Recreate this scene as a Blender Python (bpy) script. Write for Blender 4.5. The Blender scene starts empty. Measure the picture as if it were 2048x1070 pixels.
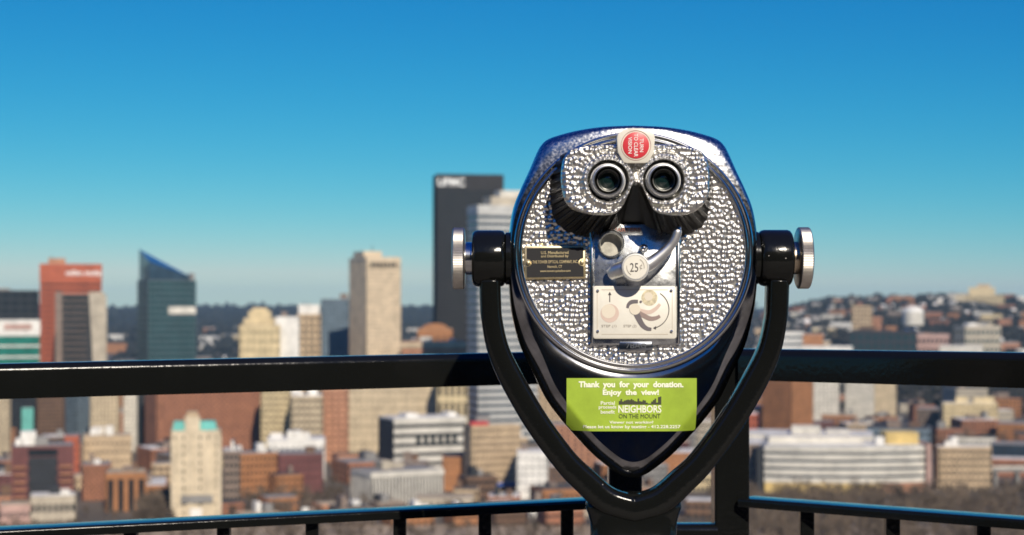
import bpy, math, random
import numpy as np
from mathutils import Vector, Matrix

# ------------------------------------------------------------------ camera, sky, sun, exposure
sc = bpy.context.scene
COL = sc.collection
F = 3300.0            # focal length in pixels of the 2048 wide frame
HZ = 610.0            # image row of the true horizon
CZ = 1.36             # eye height above the deck
D = 1.88              # distance to the face of the viewer
cam = bpy.data.cameras.new('camera'); cam_o = bpy.data.objects.new('camera', cam); COL.objects.link(cam_o)
cam_o.location = (0, 0, CZ); cam_o.rotation_euler = (math.radians(90), 0, 0)
cam.sensor_width = 36; cam.lens = F / 2048 * 36; cam.shift_y = (HZ - 535) / 2048
cam.clip_start = 0.05; cam.clip_end = 60000
cam.dof.use_dof = True; cam.dof.focus_distance = D - 0.01; cam.dof.aperture_fstop = 8.2
sc.camera = cam_o

SUN_EL, SUN_AZ = math.radians(34), math.radians(17)      # azimuth: to the right of straight behind the camera
sdir = Vector((math.sin(SUN_AZ) * math.cos(SUN_EL), -math.cos(SUN_AZ) * math.cos(SUN_EL), math.sin(SUN_EL)))
w = bpy.data.worlds.new('World'); sc.world = w; w.use_nodes = True
nt = w.node_tree; nt.nodes.clear()
out = nt.nodes.new('ShaderNodeOutputWorld'); bg = nt.nodes.new('ShaderNodeBackground')
sky = nt.nodes.new('ShaderNodeTexSky'); sky.sky_type = 'NISHITA'; sky.sun_disc = False
sky.sun_elevation = SUN_EL; sky.sun_rotation = math.pi - SUN_AZ
sky.altitude = 300; sky.air_density = 1.0; sky.dust_density = 0.0; sky.ozone_density = 6.0
bg.inputs[1].default_value = 0.1
# film response of the whole sky: each channel scaled and raised to a power
sep = nt.nodes.new('ShaderNodeSeparateColor'); cmb = nt.nodes.new('ShaderNodeCombineColor'); nt.links.new(sky.outputs[0], sep.inputs[0])
def wmath(op, a, b):
    n = nt.nodes.new('ShaderNodeMath'); n.operation = op
    for i, v in enumerate((a, b)):
        if isinstance(v, (int, float)): n.inputs[i].default_value = v
        else: nt.links.new(v, n.inputs[i])
    return n.outputs[0]
film = [wmath('MULTIPLY', wmath('POWER', wmath('DIVIDE', sep.outputs[i], n), g), k) for i, (n, g, k) in enumerate(((8.94, 3.0, 7.0), (9.27, 1.32, 6.6), (8.0, 0.75, 6.05)))]
film[0] = wmath('MINIMUM', film[0], wmath('MULTIPLY', film[1], 0.80))
for i in range(3): nt.links.new(film[i], cmb.inputs[i])
nt.links.new(cmb.outputs[0], bg.inputs[0]); nt.links.new(bg.outputs[0], out.inputs[0])
sun = bpy.data.lights.new('sun', 'SUN'); sun.energy = 5.0; sun.angle = math.radians(0.5); sun.color = (1, 0.90, 0.76)
sun_o = bpy.data.objects.new('sun', sun); COL.objects.link(sun_o)
sun_o.rotation_euler = sdir.to_track_quat('Z', 'Y').to_euler(); sun_o.location = (20, -40, 60)
sc.view_settings.view_transform = 'Standard'; sc.view_settings.look = 'None'
sc.view_settings.exposure = 0.0; sc.view_settings.gamma = 1.0; sc.view_settings.use_curve_mapping = False
sc.render.engine = 'CYCLES'
sc.cycles.use_denoising = True; sc.cycles.max_bounces = 6; sc.cycles.volume_bounces = 0
sc.cycles.sample_clamp_indirect = 4; sc.cycles.sample_clamp_direct = 2.2; sc.cycles.filter_width = 1.7

# ------------------------------------------------------------------ helpers
rnd = random.Random(7)
def tag(o, label=None, cat=None, group=None, kind=None):
    if label: o['label'] = label
    if cat: o['category'] = cat
    if group: o['group'] = group
    if kind: o['kind'] = kind
    return o
def empty(name, loc=(0, 0, 0), rz=0):
    o = bpy.data.objects.new(name, None); COL.objects.link(o); o.location = loc; o.rotation_euler = (0, 0, rz)
    o.empty_display_size = 0.1
    return o
def P(px, py, Y):
    return Vector(((px - 1024) * Y / F, Y, CZ + (HZ - py) * Y / F))
def link_mesh(name, me, mat, parent=None):
    o = bpy.data.objects.new(name, me); COL.objects.link(o)
    if mat is not None and not me.materials: me.materials.append(mat)
    if parent: o.parent = parent
    return o
class MB:
    def __init__(s): s.v = []; s.f = []
    def box(s, x0, x1, y0, y1, z0, z1):
        n = len(s.v)
        s.v += [(x0,y0,z0),(x1,y0,z0),(x1,y1,z0),(x0,y1,z0),(x0,y0,z1),(x1,y0,z1),(x1,y1,z1),(x0,y1,z1)]
        s.f += [tuple(n + i for i in q) for q in ((0,3,2,1),(4,5,6,7),(0,1,5,4),(1,2,6,5),(2,3,7,6),(3,0,4,7))]
        return s
    def prism(s, poly, z0, z1, top=None):
        n = len(s.v); k = len(poly); t = top or poly
        s.v += [(x, y, z0) for x, y in poly] + [(x, y, z1) for x, y in t]
        s.f += [tuple(reversed(range(n, n + k))), tuple(range(n + k, n + 2 * k))]
        s.f += [(n + i, n + (i + 1) % k, n + k + (i + 1) % k, n + k + i) for i in range(k)]
        return s
    def loops(s, rings, closed=True, cap0=False, cap1=False):
        n = len(s.v); k = len(rings[0])
        for r in rings: s.v += [tuple(p) for p in r]
        for a in range(len(rings) - 1):
            for i in range(k if closed else k - 1):
                j = (i + 1) % k
                s.f.append((n + a*k + i, n + a*k + j, n + (a+1)*k + j, n + (a+1)*k + i))
        if cap0: s.f.append(tuple(reversed(range(n, n + k))))
        if cap1: s.f.append(tuple(range(n + (len(rings)-1)*k, n + len(rings)*k)))
        return s
    def mesh(s, name, smooth=False, fix=True):
        me = bpy.data.meshes.new(name); me.from_pydata(s.v, [], s.f)
        if fix:
            import bmesh
            bm = bmesh.new(); bm.from_mesh(me); bmesh.ops.recalc_face_normals(bm, faces=bm.faces); bm.to_mesh(me); bm.free()
        if smooth:
            me.polygons.foreach_set('use_smooth', [True] * len(me.polygons))
            if smooth != 1: me.set_sharp_from_angle(angle=math.radians(smooth))
        me.update(); return me
    def build(s, name, mat, parent=None, smooth=False, fix=True):
        return link_mesh(name, s.mesh(name, smooth, fix), mat, parent)
def sweep(mb, pts, rad, segs=16, cap=True, ref=(0, 1, 0)):
    pts = [Vector(p) for p in pts]; ref = Vector(ref); rings = []
    for i, p in enumerate(pts):
        t = (pts[min(i + 1, len(pts) - 1)] - pts[max(i - 1, 0)]).normalized()
        n = t.cross(ref).normalized(); b = n.cross(t)
        r = rad[i] if isinstance(rad, list) else rad
        ra, rb = r if isinstance(r, tuple) else (r, r)
        rings.append([p + n * (math.cos(2*math.pi*k/segs) * ra) + b * (math.sin(2*math.pi*k/segs) * rb) for k in range(segs)])
    return mb.loops(rings, True, cap, cap)
def spline(pts, n):
    """Catmull-Rom through points, n samples per span"""
    o = []; P_ = [np.array(p, float) for p in pts]
    for i in range(len(P_) - 1):
        p0 = P_[max(i-1, 0)]; p1 = P_[i]; p2 = P_[i+1]; p3 = P_[min(i+2, len(P_)-1)]
        for k in range(n):
            t = k / n
            o.append(0.5 * ((2*p1) + (-p0+p2)*t + (2*p0-5*p1+4*p2-p3)*t*t + (-p0+3*p1-3*p2+p3)*t**3))
    o.append(P_[-1]); return o

MATS = {}
def mat(name, col, rough=0.6, metal=0.0, var=0.0, scale=1.0, bump=0.0, bscale=None, spec=0.5, coat=0.0, rvar=0.0, col2=None, stretch=None):
    if name in MATS: return MATS[name]
    m = bpy.data.materials.new(name); m.use_nodes = True; t = m.node_tree; b = t.nodes['Principled BSDF']
    b.inputs['Base Color'].default_value = (*col, 1); b.inputs['Roughness'].default_value = rough
    b.inputs['Metallic'].default_value = metal; b.inputs['Specular IOR Level'].default_value = spec
    b.inputs['Coat Weight'].default_value = coat; b.inputs['Coat Roughness'].default_value = 0.08
    if var or bump or rvar:
        tc = t.nodes.new('ShaderNodeTexCoord'); mp = t.nodes.new('ShaderNodeMapping')
        if stretch: mp.inputs['Scale'].default_value = stretch
        t.links.new(tc.outputs['Object'], mp.inputs[0])
        nz = t.nodes.new('ShaderNodeTexNoise'); nz.inputs['Scale'].default_value = scale; nz.inputs['Detail'].default_value = 6
        nz.inputs['Roughness'].default_value = 0.65
        t.links.new(mp.outputs[0], nz.inputs['Vector'])
        if var:
            mx = t.nodes.new('ShaderNodeMix'); mx.data_type = 'RGBA'
            c2 = col2 or tuple(c * (1 - var) for c in col)
            c1 = col if col2 else tuple(min(1, c * (1 + var * 0.5)) for c in col)
            mx.inputs['A'].default_value = (*c1, 1); mx.inputs['B'].default_value = (*c2, 1)
            rp = t.nodes.new('ShaderNodeMapRange'); rp.inputs[1].default_value = 0.35; rp.inputs[2].default_value = 0.65
            t.links.new(nz.outputs[0], rp.inputs[0]); t.links.new(rp.outputs[0], mx.inputs['Factor']); t.links.new(mx.outputs['Result'], b.inputs['Base Color'])
        if rvar:
            rr = t.nodes.new('ShaderNodeMapRange'); rr.inputs[1].default_value = 0.3; rr.inputs[2].default_value = 0.7
            rr.inputs[3].default_value = max(0.02, rough - rvar); rr.inputs[4].default_value = rough + rvar
            t.links.new(nz.outputs[0], rr.inputs[0]); t.links.new(rr.outputs[0], b.inputs['Roughness'])
        if bump:
            n2 = t.nodes.new('ShaderNodeTexNoise'); n2.inputs['Scale'].default_value = bscale or scale * 4; n2.inputs['Detail'].default_value = 4
            t.links.new(mp.outputs[0], n2.inputs['Vector'])
            bp = t.nodes.new('ShaderNodeBump'); bp.inputs['Strength'].default_value = bump; bp.inputs['Distance'].default_value = 0.002
            t.links.new(n2.outputs[0], bp.inputs['Height']); t.links.new(bp.outputs[0], b.inputs['Normal'])
    MATS[name] = m; return m
# ------------------------------------------------------------------ terrain, river, haze
GZ = -115.0
def sst(a, b, x):
    t = np.clip((x - a) / (b - a), 0, 1); return t * t * (3 - 2 * t)
def vnoise(x, y, seed=0):
    def h(i, j):
        n = np.sin(i * 127.1 + j * 311.7 + seed * 74.7) * 43758.5453; return n - np.floor(n)
    xi, yi = np.floor(x), np.floor(y); fx, fy = x - xi, y - yi; fx = fx*fx*(3-2*fx); fy = fy*fy*(3-2*fy)
    return (h(xi,yi)*(1-fx)+h(xi+1,yi)*fx)*(1-fy)+(h(xi,yi+1)*(1-fx)+h(xi+1,yi+1)*fx)*fy
def terrain_h(x, y):
    x = np.asarray(x, float); y = np.asarray(y, float)
    z = -0.35 - 14 * sst(3.2, 12, y) - 90.65 * sst(6, 330, y)
    z = z + 7.0 * sst(-34, -60, y) * 1.0                                   # the hill goes on rising behind the street
    z = z - 20 * sst(350, 400, y) * (1 - sst(700, 735, y)) - 10 * sst(700, 735, y)   # river bed, then the far bank
    a = x / np.maximum(y, 500.0)
    wr = sst(0.11, 0.20, a)
    far = 30 * sst(2400, 4800, y) + 40 * sst(4700, 7600, y) * (0.9 + 0.25 * vnoise(x / 900, y / 2500, 3)) + 12 * (vnoise(x / 500, y / 900, 1) - .5) * sst(2600, 5000, y)
    rgt = 88 * sst(2300, 3900, y) + 40 * sst(3600, 4700, y) + 26 * (vnoise(x / 260, y / 420, 2) - .4) * sst(2400, 3300, y)
    z = z + far * (1 - wr) + rgt * wr
    z = z - 260 * sst(9500, 15000, y)
    z = z + 15 * np.exp(-(((x - 500) / 75) ** 2 + ((y - 2050) / 120) ** 2))       # bare bluff
    return z
ys = [-120, -90, -70, -50, -38, -28, -20, -15, -12, -9, -6, -3, 0, 2, 4, 7, 12, 20, 35, 55, 80, 110, 140, 175, 210, 250, 290, 330, 355, 380, 405, 500, 600, 700, 712, 724, 736, 760]
ys += list(np.arange(800, 2400, 40)) + list(np.arange(2400, 5200, 50)) + list(np.arange(5200, 9800, 120)) + list(np.arange(9800, 16001, 500))
us = np.linspace(-1, 1, 141)
V_, F_ = [], []
for y in ys:
    half = max(160, 420 + 0.5 * y if y > 100 else 300)
    xs = us * half; V_ += list(zip(xs, [float(y)] * 141, terrain_h(xs, np.full(141, float(y)))))
for j in range(len(ys) - 1):
    for i in range(140):
        a = j * 141 + i; F_.append((a, a + 1, a + 142, a + 141))
m = MB(); m.v, m.f = V_, F_
gm = mat('ground_mix', (0.16, 0.125, 0.09), 0.9, var=0.5, scale=0.013, col2=(0.045, 0.042, 0.036))
ground = m.build('ground', gm, smooth=1, fix=False); tag(ground, kind='structure')
t = gm.node_tree; b = t.nodes['Principled BSDF']; mixn = [n for n in t.nodes if n.type == 'MIX'][0]
# woods cover the hills beyond the city and the slope behind the street (by where it lies)
tc = t.nodes.new('ShaderNodeTexCoord'); sp = t.nodes.new('ShaderNodeSeparateXYZ'); t.links.new(tc.outputs['Object'], sp.inputs[0])
mr = t.nodes.new('ShaderNodeMapRange'); mr.inputs[1].default_value = 4200; mr.inputs[2].default_value = 5000; t.links.new(sp.outputs['Y'], mr.inputs[0])
lt = t.nodes.new('ShaderNodeMath'); lt.operation = 'LESS_THAN'; lt.inputs[1].default_value = 700; t.links.new(sp.outputs['Y'], lt.inputs[0])
mxm = t.nodes.new('ShaderNodeMath'); mxm.operation = 'MAXIMUM'; t.links.new(mr.outputs[0], mxm.inputs[0]); t.links.new(lt.outputs[0], mxm.inputs[1])
m2 = t.nodes.new('ShaderNodeMix'); m2.data_type = 'RGBA'; m2.inputs['B'].default_value = (0.020, 0.021, 0.018, 1)
t.links.new(mixn.outputs['Result'], m2.inputs['A']); t.links.new(mxm.outputs[0], m2.inputs['Factor']); t.links.new(m2.outputs['Result'], b.inputs['Base Color'])

m = MB(); m.v = [(-900, 372, -121), (900, 372, -121), (900, 730, -121), (-900, 730, -121)]; m.f = [(0, 1, 2, 3)]
tag(m.build('river', mat('water', (0.03, 0.05, 0.045), 0.12, bump=0.3, scale=0.3, bscale=0.6)), kind='structure')

m = MB(); m.v = [(-900, 752, GZ + .08), (900, 752, GZ + .08), (900, 872, GZ + .08), (-900, 872, GZ + .08)]; m.f = [(0, 1, 2, 3)]
tag(m.build('riverbank', mat('dry_bank', (0.36, 0.28, 0.195), 0.9, var=0.5, scale=0.06)), kind='structure')

hz = bpy.data.materials.new('haze_air'); hz.use_nodes = True; hn = hz.node_tree; hn.nodes.remove(hn.nodes['Principled BSDF'])
pv = hn.nodes.new('ShaderNodeVolumePrincipled'); pv.inputs['Density'].default_value = 3.5e-5; pv.inputs['Color'].default_value = (0.45, 0.74, 1.0, 1)
pv.inputs['Anisotropy'].default_value = 0.0
hn.links.new(pv.outputs[0], hn.nodes['Material Output'].inputs['Volume'])
hm = MB(); hm.box(-9500, 9500, -140, 16200, -430, 165)
tag(hm.build('haze', hz), kind='stuff')

# ------------------------------------------------------------------ deck, kerb, street behind the viewer
concrete = mat('concrete', (0.22, 0.195, 0.165), 0.85, var=0.35, scale=1.6, bump=0.4, bscale=60)
m = MB()
for i in range(-6, 6):
    for j in range(-2, 2):
        m.box(i*1.5 + .006, i*1.5 + 1.494, j*1.5 - .1 + .006, j*1.5 + 1.394, -0.12, 0.0)
dk = MB().box(-9, 9, -3.1, 2.9, -0.34, -0.015).build('pavement', concrete); tag(dk, kind='structure')
for i in range(-6, 6):
    for j in range(-2, 2):
        o = MB().box(.006, 1.494, .006, 1.494, -0.014, 0.0).build('paving_slab', concrete, dk); o.location = (i*1.5, j*1.5 - .1, 0)
tag(MB().box(-60, 60, -3.28, -3.1, -0.33, 0.0).build('kerb', mat('kerb_stone', (0.36, 0.34, 0.31), 0.8, var=0.3, scale=2)), kind='structure')
m = MB(); m.v = [(-60, -20.5, -0.13), (60, -20.5, -0.13), (60, -3.28, -0.13), (-60, -3.28, -0.13)]; m.f = [(0, 1, 2, 3)]
tag(m.build('road', mat('asphalt', (0.045, 0.045, 0.047), 0.85, var=0.3, scale=0.8, bump=0.5, bscale=80)), kind='structure')

# ------------------------------------------------------------------ row of houses across the street, behind the camera (mirrored in the chrome)
hx = -34.0
for hwid, hh_, hc, door_s, lb in ((12, 11.8, (.10, .05, .04), .2, 'dark red brick house'), (11, 12.9, (.13, .11, .09), .7, 'grey brown shingled house'), (13, 12.2, (.09, .045, .03), .25, 'brown brick house'), (12, 13.1, (.12, .06, .05), .7, 'tall red brown house'), (11, 12.0, (.15, .14, .12), .3, 'grey rendered house'), (12, 12.6, (.10, .055, .04), .6, 'dark brick corner house')):
    h_ = empty('street_house', (hx, -22.0, -.3), math.pi); tag(h_, lb + ' across the street facing the overlook', 'house', 'houses across the street')
    h_.location.x = hx + hwid / 2; wm = mat('house_' + lb.replace(' ', '_'), hc, .85, var=.3, scale=.8)
    MB().box(-hwid/2 + .15, hwid/2 - .15, 0, 9, 0, hh_).build('wall', wm, h_, fix=False)
    m = MB(); q = hwid/2 - .02; m.v = [(-q, -.5, hh_), (q, -.5, hh_), (q, 9.5, hh_), (-q, 9.5, hh_), (-q, 4.5, hh_ + 3), (q, 4.5, hh_ + 3)]; m.f = [(0,1,5,4), (2,3,4,5), (0,4,3), (1,2,5), (3,2,1,0)]; m.build('roof', mat('slate', (.05, .05, .055), .7, var=.3, scale=2), h_)
    for fl in range(4):
        for k in range(4):
            if fl == 0 and abs((k + .5) / 4 - door_s) < .13:
                d_ = MB().box(-hwid/2 + hwid*(k+.5)/4 - .55, -hwid/2 + hwid*(k+.5)/4 + .55, -.06, .1, .3, 2.5).build('door', mat('door_paint', (.05, .03, .025), .4), h_, fix=False); continue
            u = -hwid/2 + hwid*(k+.5)/4; fw = MB().box(u - .6, u + .6, -.05, .1, 1.0 + 2.85*fl, 2.6 + 2.85*fl).build('window', mat('window_frame', (.4, .38, .34), .6), h_, fix=False)
            MB().box(u - .52, u + .52, -.07, .05, 1.1 + 2.85*fl, 2.5 + 2.85*fl).build('pane', mat('window_pane', (.02, .025, .03), .08), fw, fix=False)
    hx += hwid
# ------------------------------------------------------------------ railing
blackpaint = mat('black_gloss_paint', (0.006, 0.0065, 0.006), 0.12, spec=0.4, bump=0.12, scale=20, bscale=140, rvar=0.04)
yoke_paint = blackpaint.copy(); yoke_paint.name = 'yoke_paint'; t = yoke_paint.node_tree; b = t.nodes['Principled BSDF']      # chips and dust specks in the paint
tc = t.nodes.new('ShaderNodeTexCoord'); vo = t.nodes.new('ShaderNodeTexNoise'); vo.inputs['Scale'].default_value = 210; vo.inputs['Detail'].default_value = 1
t.links.new(tc.outputs['Object'], vo.inputs['Vector']); mr = t.nodes.new('ShaderNodeMapRange'); mr.inputs[1].default_value = .80; mr.inputs[2].default_value = .83; t.links.new(vo.outputs[0], mr.inputs[0])
mx = t.nodes.new('ShaderNodeMix'); mx.data_type = 'RGBA'; mx.inputs['A'].default_value = (.006, .0065, .006, 1); mx.inputs['B'].default_value = (.42, .40, .37, 1); t.links.new(mr.outputs[0], mx.inputs['Factor']); t.links.new(mx.outputs['Result'], b.inputs['Base Color'])
RS = 293 * 2.4
def rail_d(px):      # distance of the railing, from the shrinking gap between its bars
    if px <= 1249: return RS / (293 + 34 * (1249 - px) / 1249)
    if px >= 1460: return RS / (289 + 39 * (px - 1460) / 588)
    return 2.4 + (2.43 - 2.4) * (px - 1249) / 211
rl = empty('guard_railing', (0, 2.4, 0)); rl.location = (P(1249, 0, 2.4).x, 2.4, 0)
tag(rl, 'black painted steel guard railing with square bars along the overlook edge', 'railing')
RO = rl.location.copy()
def bar(mb, a, b, h, dpt, bev=0.005):
    """a level-ish square tube; a, b are the middles of its top edge"""
    a, b = Vector(a) - RO, Vector(b) - RO; t = (b - a).normalized(); n = Vector((-t.y, t.x, 0)).normalized()
    arc_ = [math.radians(90 * i / 6) for i in range(7)]
    prof = [(-dpt/2, -h)] + [(-dpt/2 + bev - bev*math.cos(q), -bev + bev*math.sin(q)) for q in arc_] + [(dpt/2 - bev + bev*math.sin(q), -bev + bev*math.cos(q)) for q in arc_] + [(dpt/2, -h)]
    mb.loops([[p + n * u + Vector((0, 0, v)) for u, v in prof] for p in (a, b)], True, True, True)
def rp(px, py):
    d = rail_d(px); return P(px, py, d)
def post(px, ytop, wpx, off=0.0, name='post', bottom=0.0):
    d = rail_d(px) + off; c = P(px, ytop, d) - RO; h = wpx * d / F / 2
    o = MB().box(c.x - h, c.x + h, c.y - h, c.y + h, bottom, c.z).build(name, blackpaint, rl)
    bv = o.modifiers.new('b', 'BEVEL'); bv.width = min(0.004, h * .3); bv.segments = 3
    return o
for name, pts, hgt, dp in (
        ('top_rail', ((-130, 729.5), (1216, 700)), 0.0455, 0.0455), ('top_rail', ((1493, 697), (2180, 706.5)), 0.0455, 0.0455), ('top_rail', ((1282, 698), (1427, 697)), 0.045, 0.043),
        ('middle_rail', ((-130, 1062), (1216, 995)), 0.0125, 0.050), ('middle_rail', ((1494, 993.5), (2180, 1045)), 0.0125, 0.050), ('middle_rail', ((1282, 1046), (1427, 1046)), 0.045, 0.043)):
    m = MB(); bar(m, rp(*pts[0]), rp(*pts[1]), hgt, dp, .011 if hgt > .02 else .004); m.build(name, blackpaint, rl, smooth=40)
post(1249, 699, 66); post(1460, 696.5, 69)
def midy(px): return 1062 + (995 - 1062) * (px + 130) / 1346 if px < 1249 else 993.5 + (1045 - 993.5) * (px - 1494) / 686
for px in (76, 262, 448, 625, 800, 970, 1134): post(px, midy(px) + 14, 26, name='baluster', bottom=0.1)
for px in (1613, 1784, 1965): post(px, midy(px) + 14, 28, name='baluster', bottom=0.1)
for a, b_ in ((-130, 1216), (1494, 2180)):
    d0, d1 = rail_d(a), rail_d(b_); p0, p1 = P(a, 0, d0), P(b_, 0, d1); p0.z = p1.z = 0.1
    m = MB(); bar(m, p0, p1, 0.0135, 0.034); m.build('bottom_rail', blackpaint, rl)
# ------------------------------------------------------------------ the coin-operated viewer
VX = 1267.0
vr = empty('coin_binocular_viewer', ((VX - 1024) * D / F, D, 0))
tag(vr, 'silver chrome coin-operated binocular viewer on a black yoke and pedestal', 'binocular viewer')
DOFF = 0.0
def V(px, py, dep, ref=None):
    """picture px measured on a part that stands dep metres proud of the face -> viewer space"""
    dep += DOFF
    k = (D - (dep if ref is None else ref + DOFF)) / F
    return Vector(((px - 1024) * k - (VX - 1024) * D / F, -dep, CZ + (HZ - py) * k))
chrome = mat('chrome', (0.80, 0.80, 0.79), 0.14, 1.0, var=0.25, scale=14, rvar=0.07, bump=0.12, bscale=45)
chrome_shell = mat('chrome_shell', (0.42, 0.42, 0.43), 0.11, 1.0, var=0.45, scale=16, rvar=0.05, bump=0.03, bscale=40)
chrome_peb = mat('chrome_pebbled', (0.80, 0.785, 0.75), 0.31, 1.0, var=0.2, scale=25, rvar=0.06)
chrome_panel = mat('chrome_panel', (0.72, 0.74, 0.75), 0.27, 1.0, var=0.4, scale=40, rvar=0.12, bump=0.25, bscale=70)
lever_chrome = mat('lever_chrome', (0.82, 0.83, 0.84), 0.40, 1.0, var=0.25, scale=30, rvar=0.06)
rib_black = mat('black_ribbed_casting', (0.012, 0.012, 0.012), 0.4, spec=.4)
knurl = mat('knurled_steel', (0.66, 0.62, 0.56), 0.38, 1.0, var=0.2, scale=60)
black_in = mat('black_inside', (0.006, 0.006, 0.006), 0.5)
brass = mat('brass', (0.84, 0.70, 0.42), 0.4, 1.0, var=0.25, scale=90)
white_en = mat('white_enamel', (0.72, 0.695, 0.61), 0.45, var=0.06, scale=60)
ink = mat('dark_ink', (0.045, 0.04, 0.045), 0.6)

# --- outline of the head, (half width, row) going down the right side
half = [(0, 249), (60, 251.5), (110, 258.5), (150, 268.5), (172, 277), (184, 288), (193, 304), (209, 341), (227, 380), (241, 418), (249, 470), (251, 536), (247, 600), (240, 642), (226, 692), (204, 738), (176, 796), (149, 834), (121, 867), (77, 913), (36, 945), (16, 955), (0, 958)]
hp = spline(half, 10)
C0 = (VX, 505.0)
th = np.array([math.atan2(x, -(y - C0[1])) for x, y in hp]); rr = np.array([math.hypot(x, y - C0[1]) for x, y in hp])
def Rsil(px, py):
    return float(np.interp(abs(math.atan2(px - C0[0], -(py - C0[1]))), th, rr))
RING = 240.0; px_m = D / F
def shell_dep(px, py):
    """depth of the front of the shell at a spot of the face"""
    r = math.hypot(px - C0[0], py - C0[1]); R = Rsil(px, py); edge = R - r
    ph = abs(math.atan2(px - C0[0], -(py - C0[1]))); low = float(sst(1.9, 2.5, ph))
    t = max(0.0, 1 - edge / 34)
    lowd = -0.0005 + .0042 * (1 - math.exp(-max(0, r - RING) / 11)) - 0.0016 * max(0, (r - RING) / 210) ** 1.5 - .015 * (t * .75 + t * t * .25)
    q = min(1.0, max(0.0, (r - RING) / max(6, R - RING))); wv = max(4, R - RING) * px_m
    upd = 0.004 - wv * .22 * q - .013 * q ** 7
    return lowd * low + upd * (1 - low)
NA = 480; rings = []
angs = [2 * math.pi * (i + .5) / NA for i in range(NA)]
fr = [0, .05, .15, .3, .45, .6, .75, .88, .95, 1.0] + [1 + q for q in (.1, .2, .35, .5, .65, .8, .88, .94, .98, 1.0)]
for f_ in fr:
    ring = []
    for a in angs:
        R = max(RING + 2, float(np.interp(min(a, 2*math.pi - a), th, rr))); Rc = max(R - 34, RING + (R - RING) * .35)
        r = RING + (Rc - RING) * f_ if f_ <= 1 else Rc + (R - Rc) * (f_ - 1)
        px, py = C0[0] + math.sin(a) * r, C0[1] - math.cos(a) * r
        ring.append(V(px, py, shell_dep(px, py), 0))
    rings.append(ring)
for sc_, dep in ((1.003, -.026), (1.0, -.036), (.985, -.07), (.95, -.12), (.86, -.155), (.62, -.172), (.05, -.178)):
    ring = []
    for a in angs:
        R = float(np.interp(min(a, 2*math.pi - a), th, rr)) * sc_
        ring.append(V(C0[0] + math.sin(a) * R, C0[1] - math.cos(a) * R, dep, 0))
    rings.append(ring)
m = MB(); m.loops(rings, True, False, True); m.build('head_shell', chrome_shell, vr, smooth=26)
t = chrome_shell.node_tree; b = t.nodes['Principled BSDF']       # worn duller towards the top; the pale glare there is painted into the colour
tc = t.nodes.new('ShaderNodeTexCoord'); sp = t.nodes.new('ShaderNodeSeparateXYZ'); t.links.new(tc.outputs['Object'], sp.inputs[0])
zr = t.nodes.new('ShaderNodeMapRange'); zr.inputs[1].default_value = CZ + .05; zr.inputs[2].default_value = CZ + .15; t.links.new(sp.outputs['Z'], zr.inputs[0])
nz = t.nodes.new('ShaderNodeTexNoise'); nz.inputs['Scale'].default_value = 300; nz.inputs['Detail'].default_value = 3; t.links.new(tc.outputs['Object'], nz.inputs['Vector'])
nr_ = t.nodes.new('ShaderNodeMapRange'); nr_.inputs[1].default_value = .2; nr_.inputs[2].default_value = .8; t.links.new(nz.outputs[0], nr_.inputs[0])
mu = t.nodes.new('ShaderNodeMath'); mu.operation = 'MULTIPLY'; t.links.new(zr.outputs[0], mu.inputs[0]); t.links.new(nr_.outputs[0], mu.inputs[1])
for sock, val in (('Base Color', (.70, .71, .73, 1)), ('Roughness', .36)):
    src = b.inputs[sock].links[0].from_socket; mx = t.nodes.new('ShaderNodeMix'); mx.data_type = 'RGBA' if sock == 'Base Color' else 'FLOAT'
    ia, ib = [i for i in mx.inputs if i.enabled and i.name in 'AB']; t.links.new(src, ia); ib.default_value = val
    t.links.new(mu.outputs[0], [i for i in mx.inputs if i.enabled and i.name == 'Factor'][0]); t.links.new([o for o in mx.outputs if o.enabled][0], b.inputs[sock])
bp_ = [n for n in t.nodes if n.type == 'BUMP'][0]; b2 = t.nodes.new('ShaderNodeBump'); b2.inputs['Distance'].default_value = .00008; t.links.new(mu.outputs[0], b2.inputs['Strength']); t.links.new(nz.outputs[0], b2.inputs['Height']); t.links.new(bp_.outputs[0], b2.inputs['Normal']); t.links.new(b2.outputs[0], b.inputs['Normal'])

# --- pebbled casting
def worley(x, y, c, seed):
    g = np.random.RandomState(seed); N = 128; jx = g.rand(N, N); jy = g.rand(N, N); jr = g.rand(N, N)
    x = x / c; y = y / c; xi = np.floor(x).astype(int); yi = np.floor(y).astype(int); best = np.full(x.shape, 9.0); amp = np.zeros(x.shape)
    for dx in (-1, 0, 1):
        for dy in (-1, 0, 1):
            a, b_ = (xi + dx) % N, (yi + dy) % N
            d = np.hypot(xi + dx + .17 + .66 * jx[a, b_] - x, yi + dy + .17 + .66 * jy[a, b_] - y)
            u = d < best; best = np.where(u, d, best); amp = np.where(u, jr[a, b_], amp)
    return best, amp
def pebble(px, py, c=9.8, A=2.6, seed=5):
    wx = px + 1.2 * (vnoise(px / 7, py / 7, 4) - .5); wy = py + 1.2 * (vnoise(px / 7, py / 7, 5) - .5)
    d, amp = worley(wx, wy, c, seed)
    return A * (.75 + .5 * amp) * np.clip(1 - (d / .58) ** 2, 0, 1)      # px
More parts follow.
